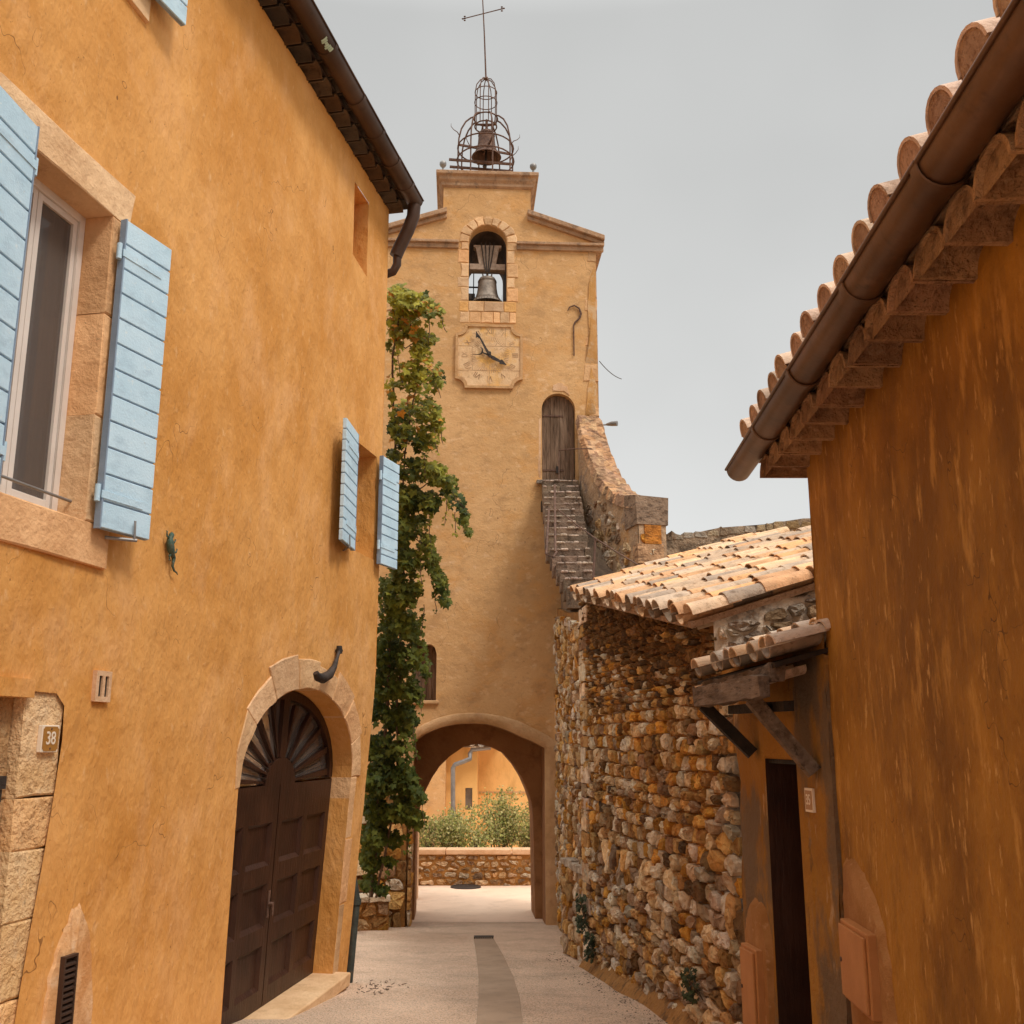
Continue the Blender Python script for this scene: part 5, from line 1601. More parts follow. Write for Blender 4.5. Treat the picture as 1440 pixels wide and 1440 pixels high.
rl = thing('iron_railing', 'rusty iron handrail and posts along the steep stone steps', 'railing', (.66, 18, 3.4))
mb = MB()
mb.tube([atY(780, 682, 19.0), atY(781, 776, 17.1)], .022, 8)
mb.build('post', M['iron'], rl)
mb = MB(); mb.tube([atY(772, 716, 18.4), atY(768, 779, 16.9), atY(778, 784, 16.8), atY(783, 776, 17)], .022, 8); mb.build('post', M['iron'], rl)
mb = MB(); mb.tube([atY(837, 757, 16.7), atY(834, 822, 16.5)], .02, 8); mb.build('post', M['iron'], rl)
mb = MB(); mb.tube([atY(784, 716, 18.2), atY(811, 738, 17.4), atY(837, 757, 16.7), atY(870, 778, 15.7), atY(905, 799, 14.7)], .011, 6); mb.build('handrail', M['iron'], rl)
mb = MB(); mb.tube([atY(786, 633, 19.6), atY(812, 631, 19.3), atY(832, 631, 19.0)], .012, 6); mb.tube([atY(786, 633, 19.6), atY(786, 678, 19.4)], .010, 6); mb.build('gate_bar', M['iron'], rl)

# ================================================================== STONE OUTBUILDING
sb = thing('stone_outbuilding', 'low dry stone outbuilding with a sloping terracotta tile roof beside the street', 'outbuilding', RF.map(11, -2.6))
E1 = RF.map(*RF.hit(968, 878, .215), .215)
E2 = RF.map(*RF.hit(807, 840, .215), .215)
nD = Vector((-RF.n[0], -RF.n[1], 0)); SL = .306
D = Vector((nD.x * math.cos(SL), nD.y * math.cos(SL), math.sin(SL)))
def eave_z(a):      # underside of the roof plane above the wall face
    s1 = RF.hit(968, 878, .215); s2 = RF.hit(807, 840, .215)
    t = (a - s1[0]) / (s2[0] - s1[0])
    return s1[1] + (s2[1] - s1[1]) * t + .215 * math.tan(SL)
sB, sA = 8.43, 13.88
mb = MB()
wallpoly = [(sB, -3.2), (sA, -3.3), (sA, eave_z(sA) - .03), (sB, eave_z(sB) - .03)]
mb.panel(RF, wallpoly, [], .2, -.012, .02, 3)
GF = Frame(*RF.map(sB, 0).xy, nD.x, nD.y, -RF.t[0], -RF.t[1])
GL_ = 4.0
mb.face([RF.map(sA, -3.3, 0), RF.map(sA, -3.3, -GL_), RF.map(sA, eave_z(sA) + GL_ * math.tan(SL) - .04, -GL_), RF.map(sA, eave_z(sA) - .03, 0)])
mb.build('mortar', M['mortar'], sb)
mb = MB()
gb = [(0, -3.2), (GL_, -3.2), (GL_, eave_z(sB) - .04 + GL_ * math.tan(SL)), (0, eave_z(sB) - .04)]
mb.panel(GF, gb, [], .16, .0, .05, 3, lambda a, z: .02 * noise.noise(Vector((a * 9, z * 9, 4))))
mb.build('gable', M['mossy'], sb)
mb = MB()
rubble(mb, GF, [(.02, -.2), (3.0, -.2), (3.0, 1.84), (.02, .90)], .11, 1.9, .045, [(.46, .38, .31), (.58, .47, .36), (.70, .58, .44), (.40, .26, .14), (.34, .27, .21)], seed=77, keep=.97, gap=.018, d0=.022)
mb.build('gable_stone', M['rubble'], sb)
mb = MB()
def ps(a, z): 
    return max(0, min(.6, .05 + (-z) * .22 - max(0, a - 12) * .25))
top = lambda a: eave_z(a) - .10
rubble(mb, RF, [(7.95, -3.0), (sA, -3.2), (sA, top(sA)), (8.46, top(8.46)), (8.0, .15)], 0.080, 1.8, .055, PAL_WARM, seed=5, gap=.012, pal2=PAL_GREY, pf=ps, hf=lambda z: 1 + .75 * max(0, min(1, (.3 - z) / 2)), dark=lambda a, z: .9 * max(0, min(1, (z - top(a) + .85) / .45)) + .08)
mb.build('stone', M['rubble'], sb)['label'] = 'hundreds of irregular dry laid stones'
# quoins at the far corner
mb = MB()
z = -3.0; k = 0; rn = random.Random(55)
while z < 1.5:
    h = rn.uniform(.14, .28); w_ = (.28, .5)[k % 2] * rn.uniform(.8, 1.1)
    c = rn.choice(PAL_GREY + PAL_WARM); c = vary(c, rn, .8, 1.1)
    blocks(mb, RF, [[(sA - w_, z), (sA + .02, z), (sA + .02, z + h), (sA - w_, z + h)]], -.2, .06, [c], k + 90, .008, .02)
    z += h; k += 1
mb.build('corner_stone', M['rubble'], sb)
mb = MB()
tiled(mb, E1, E2, D, 2.6, .285, random.Random(17), tl=.44, r=.105)
o = mb.build('roof', M['tile'], sb, weld=False); o['label'] = 'sun bleached terracotta canal tiles'
mb = MB()
up = (E2 - E1).normalized().cross(D); up = up if up.z > 0 else -up
A_ = [E1 + D * .02, E2 + D * .02, E2 + D * 2.62, E1 + D * 2.62]
mb.hexa([p - up * .04 for p in A_] + [p + up * .012 for p in A_])
mb.build('roof_bed', M['tileedge'], sb)
# tiles bedded on the wall head under the eave (one row of corbelled tile ends)
mb = MB(); rn = random.Random(23)
L_e = (E2 - E1).length; e_ = (E2 - E1).normalized(); k = 0
while k * .19 < L_e:
    b_ = E1 + e_ * (k * .19 + .1) - up * .07 + D * .07
    c = vary(rn.choice(TILEC), rn, .45, .7)
    barrel(mb, b_, b_ + D * .3, .085, .085, up, c, n=6)
    k += 1
mb.build('eave_tile', M['tile'], sb)
# mortar toe where wall meets the street
mb = MB()
rn = random.Random(4)
a = 6.6
while a < 15.3:
    F_ = RF
    p = F_.map(a, 0, 0); z = gz(p.x, p.y)
    q = F_.map(a + .3, 0, 0); z2 = gz(q.x, q.y)
    w0, w1 = .11 + .05 * noise.noise(Vector((a, 0, 0))), .11 + .05 * noise.noise(Vector((a + .3, 0, 0)))
    h0, h1 = .13 + .05 * noise.noise(Vector((a * 1.3, 3, 0))), .13 + .05 * noise.noise(Vector((a * 1.3 + .39, 3, 0)))
    if a < 13.6:
        mb.face([F_.map(a, z - .03, w0 + .05), F_.map(a + .3, z2 - .03, w1 + .05), F_.map(a + .3, z2 + h1 * .6, w1 * .7), F_.map(a, z + h0 * .6, w0 * .7)], ONE, True)
        mb.face([F_.map(a, z + h0 * .6, w0 * .7), F_.map(a + .3, z2 + h1 * .6, w1 * .7), F_.map(a + .3, z2 + h1 * 1.2, .0), F_.map(a, z + h0 * 1.2, .0)], ONE, True)
    a += .3
mb.build('mortar_toe', M['mortar'], sb)

# ================================================================== DOORWAY WALL BETWEEN OUTBUILDING AND THE BROWN HOUSE
dw = thing('doorway_wall', 'flaking ochre wall with a narrow dark doorway beneath a small tiled canopy', 'wall', RF.map(7.2, -2.2))
sD0, sD1 = 6.80, 7.36
M['flaking'] = mat('flaking_ochre', (.28, .12, .016), (.38, .18, .03), 1.2, 6, [
    ((.15, .10, .06), 2.0, .46, .56, .9, (1, 1, .45)), ((.55, .38, .22), 3.5, .60, .66, .8, (1, 1, .3)), ((.08, .05, .03), 7, .62, .70, .7, (1, 1, .3))], bump=.7, bscale=26, bump2=.6, b2scale=6)
dl_ = [(sD0, -3), (sD0, -.13), (sD1, -.13), (sD1, -3)]
mb = MB()
mb.panel(RF, [(6.30, -3), (7.98, -3), (7.92, -1.8), (7.98, -1.0), (7.88, -.3), (7.98, .2), (8.42, .25), (8.42, .55), (6.30, .62)], [dl_], .18, .025, .025, 3)
mb.face([RF.map(6.3, -3, .025), RF.map(6.3, .5, .025), RF.map(6.3, .5, -.3), RF.map(6.3, -3, -.3)])
mb.face([RF.map(6.3, .62, .025), RF.map(8.42, .55, .025), RF.map(8.42, .55, -.4), RF.map(6.3, .62, -.4)])
mb.build('wall', M['flaking'], dw)
mb = MB(); mb.loopext(RF, dl_, .026, -.35, closed=False); mb.build('door_frame', M['darkwood'], dw)
mb = MB()
for k in range(4):
    x0 = sD0 + k * .14
    mb.fbox(RF, x0, x0 + .134, -2.9, -.13, -.30, -.26 + .004 * (k % 2))
o = mb.build('door', M['browndoor'], dw)
mb = MB(); mb.fbox(RF, sD0, sD1, -.16, -.13, -.3, .0); mb.build('lintel', M['blackwood'], dw)
mb = MB(); a_, z_ = RF.hit(1117, 1253, -.25); mb.lathe(RF.map(a_, z_, -.25), [(0, 0), (.0, 0)], 3)
mb = MB(); mb.prism(RF, [(a_ + .05 * math.cos(t * math.pi / 8), z_ + .028 * math.sin(t * math.pi / 8)) for t in range(16)], -.262, -.248); mb.build('letter_flap', M['zinc'], o)

sg2 = thing('house_number_sign', 'small narrow ochre number plate with a cream edge beside the narrow dark doorway', 'number sign', RF.map(6.6, -.5), 'enamel house number signs')
a0_, z1_ = RF.hit(1143, 1109, .04); a1_, z0_ = RF.hit(1134, 1141, .04)
lo, hi = min(a0_, a1_), max(a0_, a1_)
mb = MB(); mb.fbox(RF, lo, hi, z0_, z1_, .02, .045); mb.build('plate', M['signw'], sg2)
mb = MB(); mb.fbox(RF, lo + .012, hi - .012, z0_ + .014, z1_ - .014, .03, .048); mb.build('field', M['signo'], sg2)
text_mesh('numeral', '35', .088, RF, (lo + hi) / 2, (z0_ + z1_) / 2, .0495, M['signw'], sg2, -1, .75, .0012, bold=.001)

def meter_box(F, a0, a1, z0, z1, label, d=0, patchpts=None):
    t_ = thing('meter_box', label, 'meter box', F.map((a0 + a1) / 2, z0, d), 'salmon painted meter boxes on the walls')
    mb = MB(); mb.fbox(F, a0, a1, z0, z1, d - .02, d + .05); bevel(mb.build('cabinet', M['salmon'], t_), .008, 2)
    mb = MB(); e = .022; mb.fbox(F, a0 + e, a1 - e, z0 + e, z1 - e, d + .05, d + .068); o = bevel(mb.build('door', M['salmon'], t_), .006, 2)
    mb = MB(); mb.tube([F.map(a1 - .05, (z0 + z1) / 2, d + .066), F.map(a1 - .05, (z0 + z1) / 2, d + .074)], .012, 10); mb.build('lock', M['iron'], o)
    return t_
b1_, b2_ = RF.hit(1049, 1352, .05), RF.hit(1072, 1372, .05)
patch(RF, [(7.86, -2.4), (7.42, -2.4), (7.40, -1.35), (7.5, -1.12), (7.72, -1.08), (7.86, -1.3)], 'mortar_patch', M['bpatch'], dw, .03, 9, .035)
meter_box(RF, 7.50, 7.80, -1.95, -1.40, 'salmon meter box low on the flaking wall between the dry stones and the dark doorway', .06)

# canopy
cp = thing('tiled_canopy', 'sagging little canopy of old clay tiles on grey timber beams over the narrow doorway', 'canopy', RF.map(7.2, .3, .2))
mb = MB()
mb.beam(RF.map(6.35, .315, .385), RF.map(7.66, .295, .385), .08, .14, jit=.012, seg=10)
mb.build('beam', M['beam'], cp)
mb = MB(); mb.beam(RF.map(6.35, .395, .30), RF.map(7.95, .345, .30), .09, .11, jit=.012, seg=10); mb.build('beam', M['beam'], cp)
mb = MB(); mb.beam(RF.map(7.62, .24, .37), RF.map(7.50, -.10, .06), .08, .09, up=(0, 1, 0), jit=.003, seg=4); mb.build('brace', M['blackwood'], cp)
mb = MB(); f0 = RF.hit(1058, 1010, .37); f1 = RF.hit(1143, 1085, .06)
mb.beam(RF.map(f0[0], .25, .37), RF.map(f1[0] + .0, -.20, .05), .085, .10, up=(0, 1, 0), jit=.004, seg=5); mb.build('brace', M['beam'], cp)
mb = MB(); mb.beam(RF.map(6.4, .20, .22), RF.map(7.3, .2, .26), .07, .06, jit=.004, seg=3); mb.build('batten', M['blackwood'], cp)
mb = MB()
sl2 = .27
D2 = Vector((nD.x * math.cos(sl2), nD.y * math.cos(sl2), math.sin(sl2)))
rn = random.Random(77)
OLD = [(.62, .45, .31), (.50, .40, .31), (.72, .48, .30), (.80, .52, .30), (.42, .33, .26), (.66, .50, .38)]
tiled(mb, RF.map(7.82, .44, .36), RF.map(6.3, .47, .36), D2, .62, .20, rn, tl=.38, pal=OLD, r=.078)
h_ = RF.hit(1038, 925, -.30)
tiled(mb, RF.map(h_[0], h_[1] - .03, -.30), RF.map(6.2, h_[1] + .02, -.30), D2, .6, .26, rn, tl=.4, pal=OLD, r=.09)
o = mb.build('canopy_tile', M['tile'], cp, weld=False)
mb = MB()
p = [RF.map(7.84, .42, .34), RF.map(6.3, .45, .34)]
up2 = (p[1] - p[0]).normalized().cross(D2); up2 = up2 if up2.z > 0 else -up2
A_ = [p[0], p[1], p[1] + D2 * .65, p[0] + D2 * .65]
mb.hexa([q - up2 * .03 for q in A_] + list(A_)); mb.build('board', M['blackwood'], cp)
rn = random.Random(6)
mb = MB()
for k in range(7):
    a = 7.74 - k * .2
    p0 = RF.map(a, .38 + rn.uniform(-.01, .01), .35 + rn.uniform(-.02, .03)); c = rn.choice(OLD)
    barrel(mb, p0, p0 + D2 * .3, .07, .07, up2, c, cover=False)
mb.build('under_tile', M['tile'], cp)

# ================================================================== BROWN HOUSE
bh = thing('brown_house', 'dark brown ochre house with a génoise of corbelled tiles and a copper gutter'.replace('é', 'e'), 'house', HF.map(6.4, -2.1))
HC = 6.46
HT = 1.92
mb = MB()
mb.panel(HF, [(-3, -3.2), (HC, -3.2), (HC, HT), (-3, HT)], [], .22, 0, 0, 1, lambda a, z: .02 * noise.noise(Vector((a * .7, z * .7, 8))) + .006 * noise.noise(Vector((a * 3, z * 3, 1))))
c0 = HF.map(HC, 0)
for k in range(6):
    z0 = -3.2 + (HT + 3.2) * k / 6; z1 = -3.2 + (HT + 3.2) * (k + 1) / 6
    mb.face([(c0.x, c0.y, z0), (c0.x + 6, c0.y + .3, z0), (c0.x + 6, c0.y + .3, z1), (c0.x, c0.y, z1)])
mb.face([(c0.x, c0.y, HT), (c0.x + 6, c0.y + .3, HT), (c0.x + 6, c0.y + .3, HT + 1.9)])
c2_ = HF.map(-3, 0)
mb.face([(c2_.x, c2_.y, -3.2), (c2_.x + 6, c2_.y, -3.2), (c2_.x + 6, c2_.y, HT), (c2_.x, c2_.y, HT)])
mb.build('wall', M['brown'], bh)
mb = MB(); rn = random.Random(41)
a = -2.9 ; pitch = .305
while a < HC + .26:
    c = vary(rn.choice([(1.0, .95, .9), (.9, .85, .8), (1.1, 1.05, .95)]), rn, .7, 1.05)
    barrel(mb, HF.map(a + rn.uniform(-.008, .008), HT - .195 + rn.uniform(-.006, .006), .255 + rn.uniform(-.012, .012)), HF.map(a, HT - .20, -.06), .150, .150, (0, 0, 1), c, n=10, th=.02)
    # mortar filling inside the barrel, set back a little
    b_ = [HF.map(a + .131 * math.cos(math.pi * k / 8), HT - .20 + .131 * .82 * math.sin(math.pi * k / 8) * .999, .235) for k in range(9)]
    f_ = [(a + .131 * math.cos(math.pi * k / 8), HT - .20 + .045 + .131 * .55 * math.sin(math.pi * k / 8)) for k in range(9)]
    for k in range(8):
        mb.face([HF.map(*f_[k], .235), HF.map(*f_[k + 1], .235), HF.map(*f_[k + 1], -.02), HF.map(*f_[k], -.02)], c, True)
    mb.face(b_, tuple(q * .8 for q in c))
    a2 = a + pitch / 2
    barrel(mb, HF.map(a2, HT - .05, .30), HF.map(a2, HT - .05, -.06), .150, .150, (0, 0, 1), c, n=8, th=.018)
    a += pitch
mb.fbox(HF, -2.9, HC + .3, HT - .072, HT - .045, -.05, .235, (1, 1, 1))
mb.fbox(HF, -2.9, HC + .3, HT + .07, HT + .085, -.05, .30, (1, 1, 1))
o = mb.build('genoise', M['genoise'], bh, weld=False); o['label'] = 'corbelled rows of clay tiles under the eave'
HR = Vector((-HF.n[0], -HF.n[1], 0)); sl3 = .30
D3 = Vector((HR.x * math.cos(sl3), HR.y * math.cos(sl3), math.sin(sl3)))
mb = MB(); rn = random.Random(51)
E3, E4 = HF.map(HC + .28, HT + .065, .31), HF.map(-2.9, HT + .065, .31)
ncv = round((E3 - E4).length / pitch); e3 = (E4 - E3).normalized()
up3 = e3.cross(D3); up3 = up3 if up3.z > 0 else -up3
capmb = MB()
for i in range(ncv + 1):
    for j in range(5):
        c = vary(rn.choice(TILEC), rn, .85, 1.05)
        b_ = E3 + e3 * (i * pitch + rn.uniform(-.012, .012)) + D3 * (j * .36 + rn.uniform(-.015, .015)) + up3 * .075
        barrel(mb, b_, b_ + D3 * .44 - up3 * .012, .114, .10, up3, vary((.66, .48, .35), rn, .6, 1.1), n=10, th=.016)
        if j == 0:
            t = D3; x = t.cross(up3).normalized(); y = x.cross(t).normalized()
            pts = [b_ + D3 * .006 + x * (.106 * math.cos(math.pi * k / 10)) + y * (.106 * .82 * math.sin(math.pi * k / 10)) for k in range(11)]
            pts += [b_ + D3 * .006 - x * .106 - y * .07, b_ + D3 * .006 + x * .106 - y * .07]
            capmb = MB(); capmb.face(pts, vary((1.25, 1.2, 1.15), rn, .8, 1.1)); capmb.build('tile_mortar', M['tileedge'], bh)
        c = vary(rn.choice(TILEC), rn, .6, .85)
        b_ = E3 + e3 * ((i + .5) * pitch) + D3 * (j * .36 + .05) + up3 * .075
        barrel(mb, b_, b_ + D3 * .44, .105, .118, up3, c, cover=False, n=6)
mb.build('roof', M['tile'], bh, weld=False)
mb = MB()
A_ = [E3, E4, E4 + D3 * 6, E3 + D3 * 6]
mb.hexa([q - up3 * .03 for q in A_] + [q + up3 * .01 for q in A_]); mb.build('roof_bed', M['tileedge'], bh)
mb = MB()
G2 = (.318, HT - .02, .088)
js2 = [1.1, 2.12, 3.12, 4.04, 5.1, 6.1]
gutter(mb, HF, -2.9, 7.12, *G2, js2, lip=.010)
gut_cap(mb, HF, 7.135, *G2)
g_ = mb.build('gutter', M['copper'], bh)
for j in js2: gut_joint(HF, j, *G2, g_, M['copper'])
# raised light edging on the near side of the corner and a mortar patch round the meter box
patch(HF, [(6.16, -2.0), (5.46, -2.0), (5.40, -1.5), (5.42, -1.1), (5.50, -.92), (5.62, -.80), (5.80, -.70), (6.0, -.64), (6.14, -.66), (6.20, -.9)], 'mortar_patch', M['bpatch'], bh, .02, 12, .012)
meter_box(HF, 5.55, 6.06, -1.38, -.97, 'wide salmon meter box on a mortar patch low on the brown house wall', .03)

# ================================================================== LEFT BACKGROUND WALL BETWEEN HOUSE AND TOWER, PLANTER, IVY
gw = thing('garden_wall', 'old rubble stone wall half hidden under the ivy beside the archway', 'stone wall', (-2.2, 19.4, -3.3))
mb = MB()
mb.box(-2.95, -2.05, 19.62, 21.5, -3.5, -.6)
mb.box(-2.52, -1.93, 19.58, 19.9, -3.45, -.9)
KF = Frame(-3.2, 19.55, 1, 0, 0, -1)
mb.build('core', M['mortar'], gw)
mb = MB()
rubble(mb, KF, [(.0, -3.4), (1.31, -3.4), (1.28, -.9), (0, -.9)], .26, 1.5, .05, PAL_WARM, seed=61)
rubble(mb, Frame(-1.87, 19.50, .02, 1, 1, 0), [(0, -3.4), (.4, -3.4), (.4, -1), (0, -1)], .25, 1.2, .04, PAL_WARM, seed=62)
mb.build('stone', M['rubble'], gw)
pl = thing('stone_planter', 'low curved stone planter edge under the foot of the ivy', 'planter', (-2.4, 18.3, -3.2))
PLF = Frame(-3.6, 18.6, 1.35, .35, .35, -1.35)
mb = MB(); mb.fbox(PLF, 0, 1.5, -3.4, -2.72, -.8, -.0); mb.build('core', M['mortar'], pl)
mb = MB()
rubble(mb, PLF, [(0, -3.3), (1.5, -3.3), (1.5, -2.74), (0, -2.74)], .2, 1.6, .06, PAL_WARM, seed=63)
for k in range(4): blocks(mb, PLF, [[(k * .38, -2.76), (k * .38 + .37, -2.76), (k * .38 + .36, -2.66), (k * .38 + .01, -2.66)]], -.4, .1, [(.62, .5, .36), (.7, .56, .4)], k, .004, .02)
mb.build('stone', M['rubble'], pl)

# ivy: leaves clustered round real hanging shoots
iv = thing('climbing_vine', 'green climbing vine with a few orange leaves spilling over the corner of the ochre house', 'vine', (-2.3, 18.2, -2.7))
blobs = [(562, 415, 20, 18, 40), (582, 425, 24, 20, 55), (603, 434, 18, 13, 26), (618, 440, 9, 7, 7), (560, 452, 18, 26, 60), (584, 462, 16, 22, 42), (602, 478, 13, 8, 12), (556, 485, 12, 18, 16), (592, 500, 15, 24, 32), (575, 520, 14, 14, 14),
         (585, 540, 24, 22, 60), (612, 530, 14, 24, 36), (552, 545, 10, 24, 22), (562, 572, 16, 18, 24), (596, 575, 22, 25, 46), (615, 590, 8, 18, 16), (566, 605, 20, 24, 44), (596, 618, 20, 22, 42), (560, 650, 16, 26, 50), (586, 660, 20, 20, 46),
         (612, 666, 16, 18, 36), (630, 682, 15, 18, 34), (643, 702, 12, 18, 24), (653, 726, 8, 14, 12), (659, 747, 5, 7, 5), (572, 700, 22, 22, 70), (600, 704, 20, 16, 50), (565, 742, 22, 26, 80), (590, 738, 12, 16, 18), (600, 765, 13, 16, 22), (570, 790, 24, 24, 70),
         (607, 790, 12, 18, 24), (617, 815, 11, 18, 22), (626, 840, 8, 13, 12), (556, 830, 26, 26, 80), (582, 835, 14, 22, 26), (550, 872, 24, 26, 80), (575, 880, 14, 24, 34), (545, 915, 26, 26, 85), (575, 925, 18, 22, 40), (592, 905, 10, 20, 14), (598, 935, 8, 16, 10),
         (545, 960, 26, 26, 85), (574, 965, 18, 24, 50), (588, 975, 8, 14, 8), (540, 1005, 28, 26, 90), (570, 1010, 18, 26, 50), (538, 1050, 28, 26, 90), (568, 1052, 17, 26, 44), (536, 1095, 28, 26, 90), (570, 1095, 18, 22, 46), (588, 1118, 11, 14, 14),
         (534, 1135, 26, 24, 80), (562, 1138, 20, 20, 46), (582, 1150, 14, 15, 20), (527, 1175, 20, 22, 55), (552, 1180, 16, 14, 18), (522, 1210, 16, 20, 34), (545, 1212, 14, 8, 8), (518, 1240, 13, 14, 18), (535, 1250, 12, 8, 10)]
rn = random.Random(99)
mb = MB(); stem = MB()
leafshape = [(0, -.10), (.28, -.30), (.50, -.16), (.42, .10), (.66, .30), (.36, .42), (.22, .52), (0, 1.0), (-.22, .52), (-.36, .42), (-.66, .30), (-.42, .10), (-.50, -.16), (-.28, -.30)]
def vine_Y(v):
    return 14.2 + max(0, min(1, (v - 400) / 800)) * 3.6
def leaf(mb, p, size, nrm, tip, col):
    n_ = nrm.normalized(); t = (tip - n_ * tip.dot(n_)); t.normalize(); x = t.cross(n_)
    vs = [p + t * .25 * size + n_ * .06 * size]
    for (a, b) in leafshape:
        droop = -.18 * (a * a + max(0, b) ** 2 * .6)
        vs.append(p + x * a * size + t * b * size + n_ * droop * size)
    m_ = len(leafshape)
    mb.mesh(vs, [(0, 1 + i, 1 + (i + 1) % m_) for i in range(m_)], col, False)
for (u, v, ru, rv, cnt) in blobs:
    Yb = vine_Y(v) + rn.uniform(-.2, .2)
    mul = 4.6 * (1.35 if v > 1080 else 1)
    for _ in range(int(cnt * mul)):
        while True:
            a, b, c = rn.uniform(-1, 1), rn.uniform(-1, 1), rn.uniform(-1, 1)
            if a * a + b * b + c * c < 1: break
        p = atY(u + a * ru, v + b * rv, Yb + c * .42)
        # clumpy gaps
        if noise.noise(p * 2.6) < (-.22 if v < 900 else -.32): continue
        hue = noise.noise(Vector((p.x * 1.6, p.y, p.z * 1.2))) + rn.uniform(-.35, .35)
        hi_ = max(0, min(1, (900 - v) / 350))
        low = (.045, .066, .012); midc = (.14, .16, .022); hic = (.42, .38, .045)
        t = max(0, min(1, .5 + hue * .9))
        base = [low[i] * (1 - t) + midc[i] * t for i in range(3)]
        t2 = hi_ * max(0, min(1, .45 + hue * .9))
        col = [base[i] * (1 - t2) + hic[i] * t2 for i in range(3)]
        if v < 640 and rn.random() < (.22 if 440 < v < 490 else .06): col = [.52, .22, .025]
        col = vary(col, rn, .8, 1.25)
        size = rn.choice([.04, .055, .07, .08, .095, .115]) * rn.uniform(.85, 1.15) * (1 if v > 450 else 1.05)
        nrm = Vector((rn.uniform(-.6, .9), rn.uniform(-1.3, -.2), rn.uniform(.0, 1.1)))
        tip = Vector((rn.uniform(-.6, .6), rn.uniform(-.3, .1), rn.uniform(-1.2, -.3)))
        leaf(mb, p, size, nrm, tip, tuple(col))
for (u, v, dv) in [(604, 446, 40), (622, 446, 22), (588, 478, 34), (611, 600, 40), (597, 640, 36), (620, 600, 26), (628, 700, 40), (640, 720, 36), (604, 720, 60), (590, 770, 60), (612, 830, 34), (596, 850, 46), (604, 930, 30), (592, 965, 40), (582, 1020, 50), (594, 1125, 40), (575, 1160, 40), (545, 1220, 30), (560, 500, 44), (573, 560, 40)]:
    Yb = vine_Y(v) - .25; q_ = []
    du = rn.uniform(-5, 8)
    for k in range(7):
        t = k / 6
        q_.append(atY(u + du * t * t + rn.uniform(-1, 1), v + dv * t, Yb))
    sm_ = MB(); sm_.tube(q_, [.006] * 6 + [.002], 4); sm_.build('stem', M['bark'], iv)
    for k in range(int(dv / 3.2)):
        t = rn.uniform(0, 1) ** .8; i_ = min(5, int(t * 6)); p = q_[i_].lerp(q_[i_ + 1], t * 6 - i_) + Vector((rn.uniform(-.05, .05), rn.uniform(-.05, .05), 0))
        c_ = [low[i] * .4 + (hic if v < 800 else midc)[i] * .6 for i in range(3)]
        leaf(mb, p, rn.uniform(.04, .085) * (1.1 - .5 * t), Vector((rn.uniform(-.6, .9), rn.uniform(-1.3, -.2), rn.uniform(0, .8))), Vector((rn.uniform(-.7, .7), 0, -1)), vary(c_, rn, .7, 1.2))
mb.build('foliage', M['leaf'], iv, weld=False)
def pathY(l): return [atY(u, v, vine_Y(v) + dy) for u, v, dy in l]
for l, r in (([(522, 1262, 0), (528, 1200, .1), (535, 1100, 0), (545, 1000, .1), (548, 900, 0), (556, 800, .1), (552, 700, 0), (556, 600, .1), (552, 500, 0), (566, 420, 0)], .035),
             ([(530, 1262, 0), (552, 1150, 0), (560, 1050, .1), (560, 950, 0), (566, 860, 0), (572, 760, 0), (566, 660, 0), (580, 570, 0), (590, 500, 0), (575, 450, 0), (560, 440, 0)], .022),
             ([(570, 700, 0), (600, 680, -.1), (630, 685, -.1), (648, 712, -.1), (659, 748, -.1)], .010),
             ([(570, 750, 0), (597, 765, -.1), (612, 800, -.1), (627, 845, -.1)], .010),
             ([(560, 405, 0), (590, 418, -.1), (622, 440, -.1)], .010),
             ([(575, 1080, 0), (592, 1120, 0), (585, 1160, 0)], .008), ([(580, 520, 0), (610, 520, -.1), (620, 560, -.1)], .010), ([(548, 470, 0), (570, 490, 0), (600, 470, 0)], .012)):
    mb = MB(); pts = pathY(l)
    # smooth wandering
    q = []
    for i in range(len(pts) - 1):
        for k in range(4):
            t = k / 4
            q.append(pts[i].lerp(pts[i + 1], t) + Vector((noise.noise(pts[i] * 2 + Vector((t * 2, 0, 0))) * .05, 0, 0)))
    q.append(pts[-1])
    mb.tube(q, [r * (1 - .6 * i / len(q)) for i in range(len(q))], 6)
    mb.build('stem', M['bark'], iv)

# small weeds at the foot of the dry stone wall
def tuft(name, label, px, size, cnt, seed, cols, grp='weeds at the foot of the dry stone wall'):
    rn = random.Random(seed)
    a, z = RF.hit(*px, .1)
    p0 = RF.map(a, z, .1)
    t_ = thing(name, label, 'weed', p0 - Vector((0, 0, size)), grp)
    mb = MB()
    for _ in range(cnt):
        p = p0 + Vector((rn.uniform(-.09, .03), rn.uniform(-.5, .5) * size, rn.uniform(-1, 1) * size))
        c = vary(rn.choice(cols), rn, .7, 1.3)
        leaf(mb, p, rn.uniform(.025, .05), Vector((-1, rn.uniform(-1.2, 0), rn.uniform(.1, 1))), Vector((rn.uniform(-1, 1), rn.uniform(-1, 1), rn.uniform(-1, 1))), c)
    mb.build('foliage', M['leaf'], t_, weld=False)
    mb = MB()
    for k in range(5):
        mb.tube([p0 + Vector((.06, rn.uniform(-.1, .1), -size * .8)), p0 + Vector((-.03, rn.uniform(-.2, .2), size * rn.uniform(0, .8)))], .004, 4)
    mb.build('stem', M['bark'], t_)
WG = [(.06, .085, .04), (.09, .11, .06), (.05, .06, .03)]
tuft('weed', 'dark green weed in a joint of the dry stone wall near its far corner', (821, 1285), .22, 160, 3, WG)
tuft('weed', 'second dark weed close to the ground at the foot of the dry stone wall', (833, 1332), .16, 120, 4, WG)
tuft('weed', 'small weed growing low between the stones nearer the salmon meter box', (975, 1385), .12, 60, 5, WG)

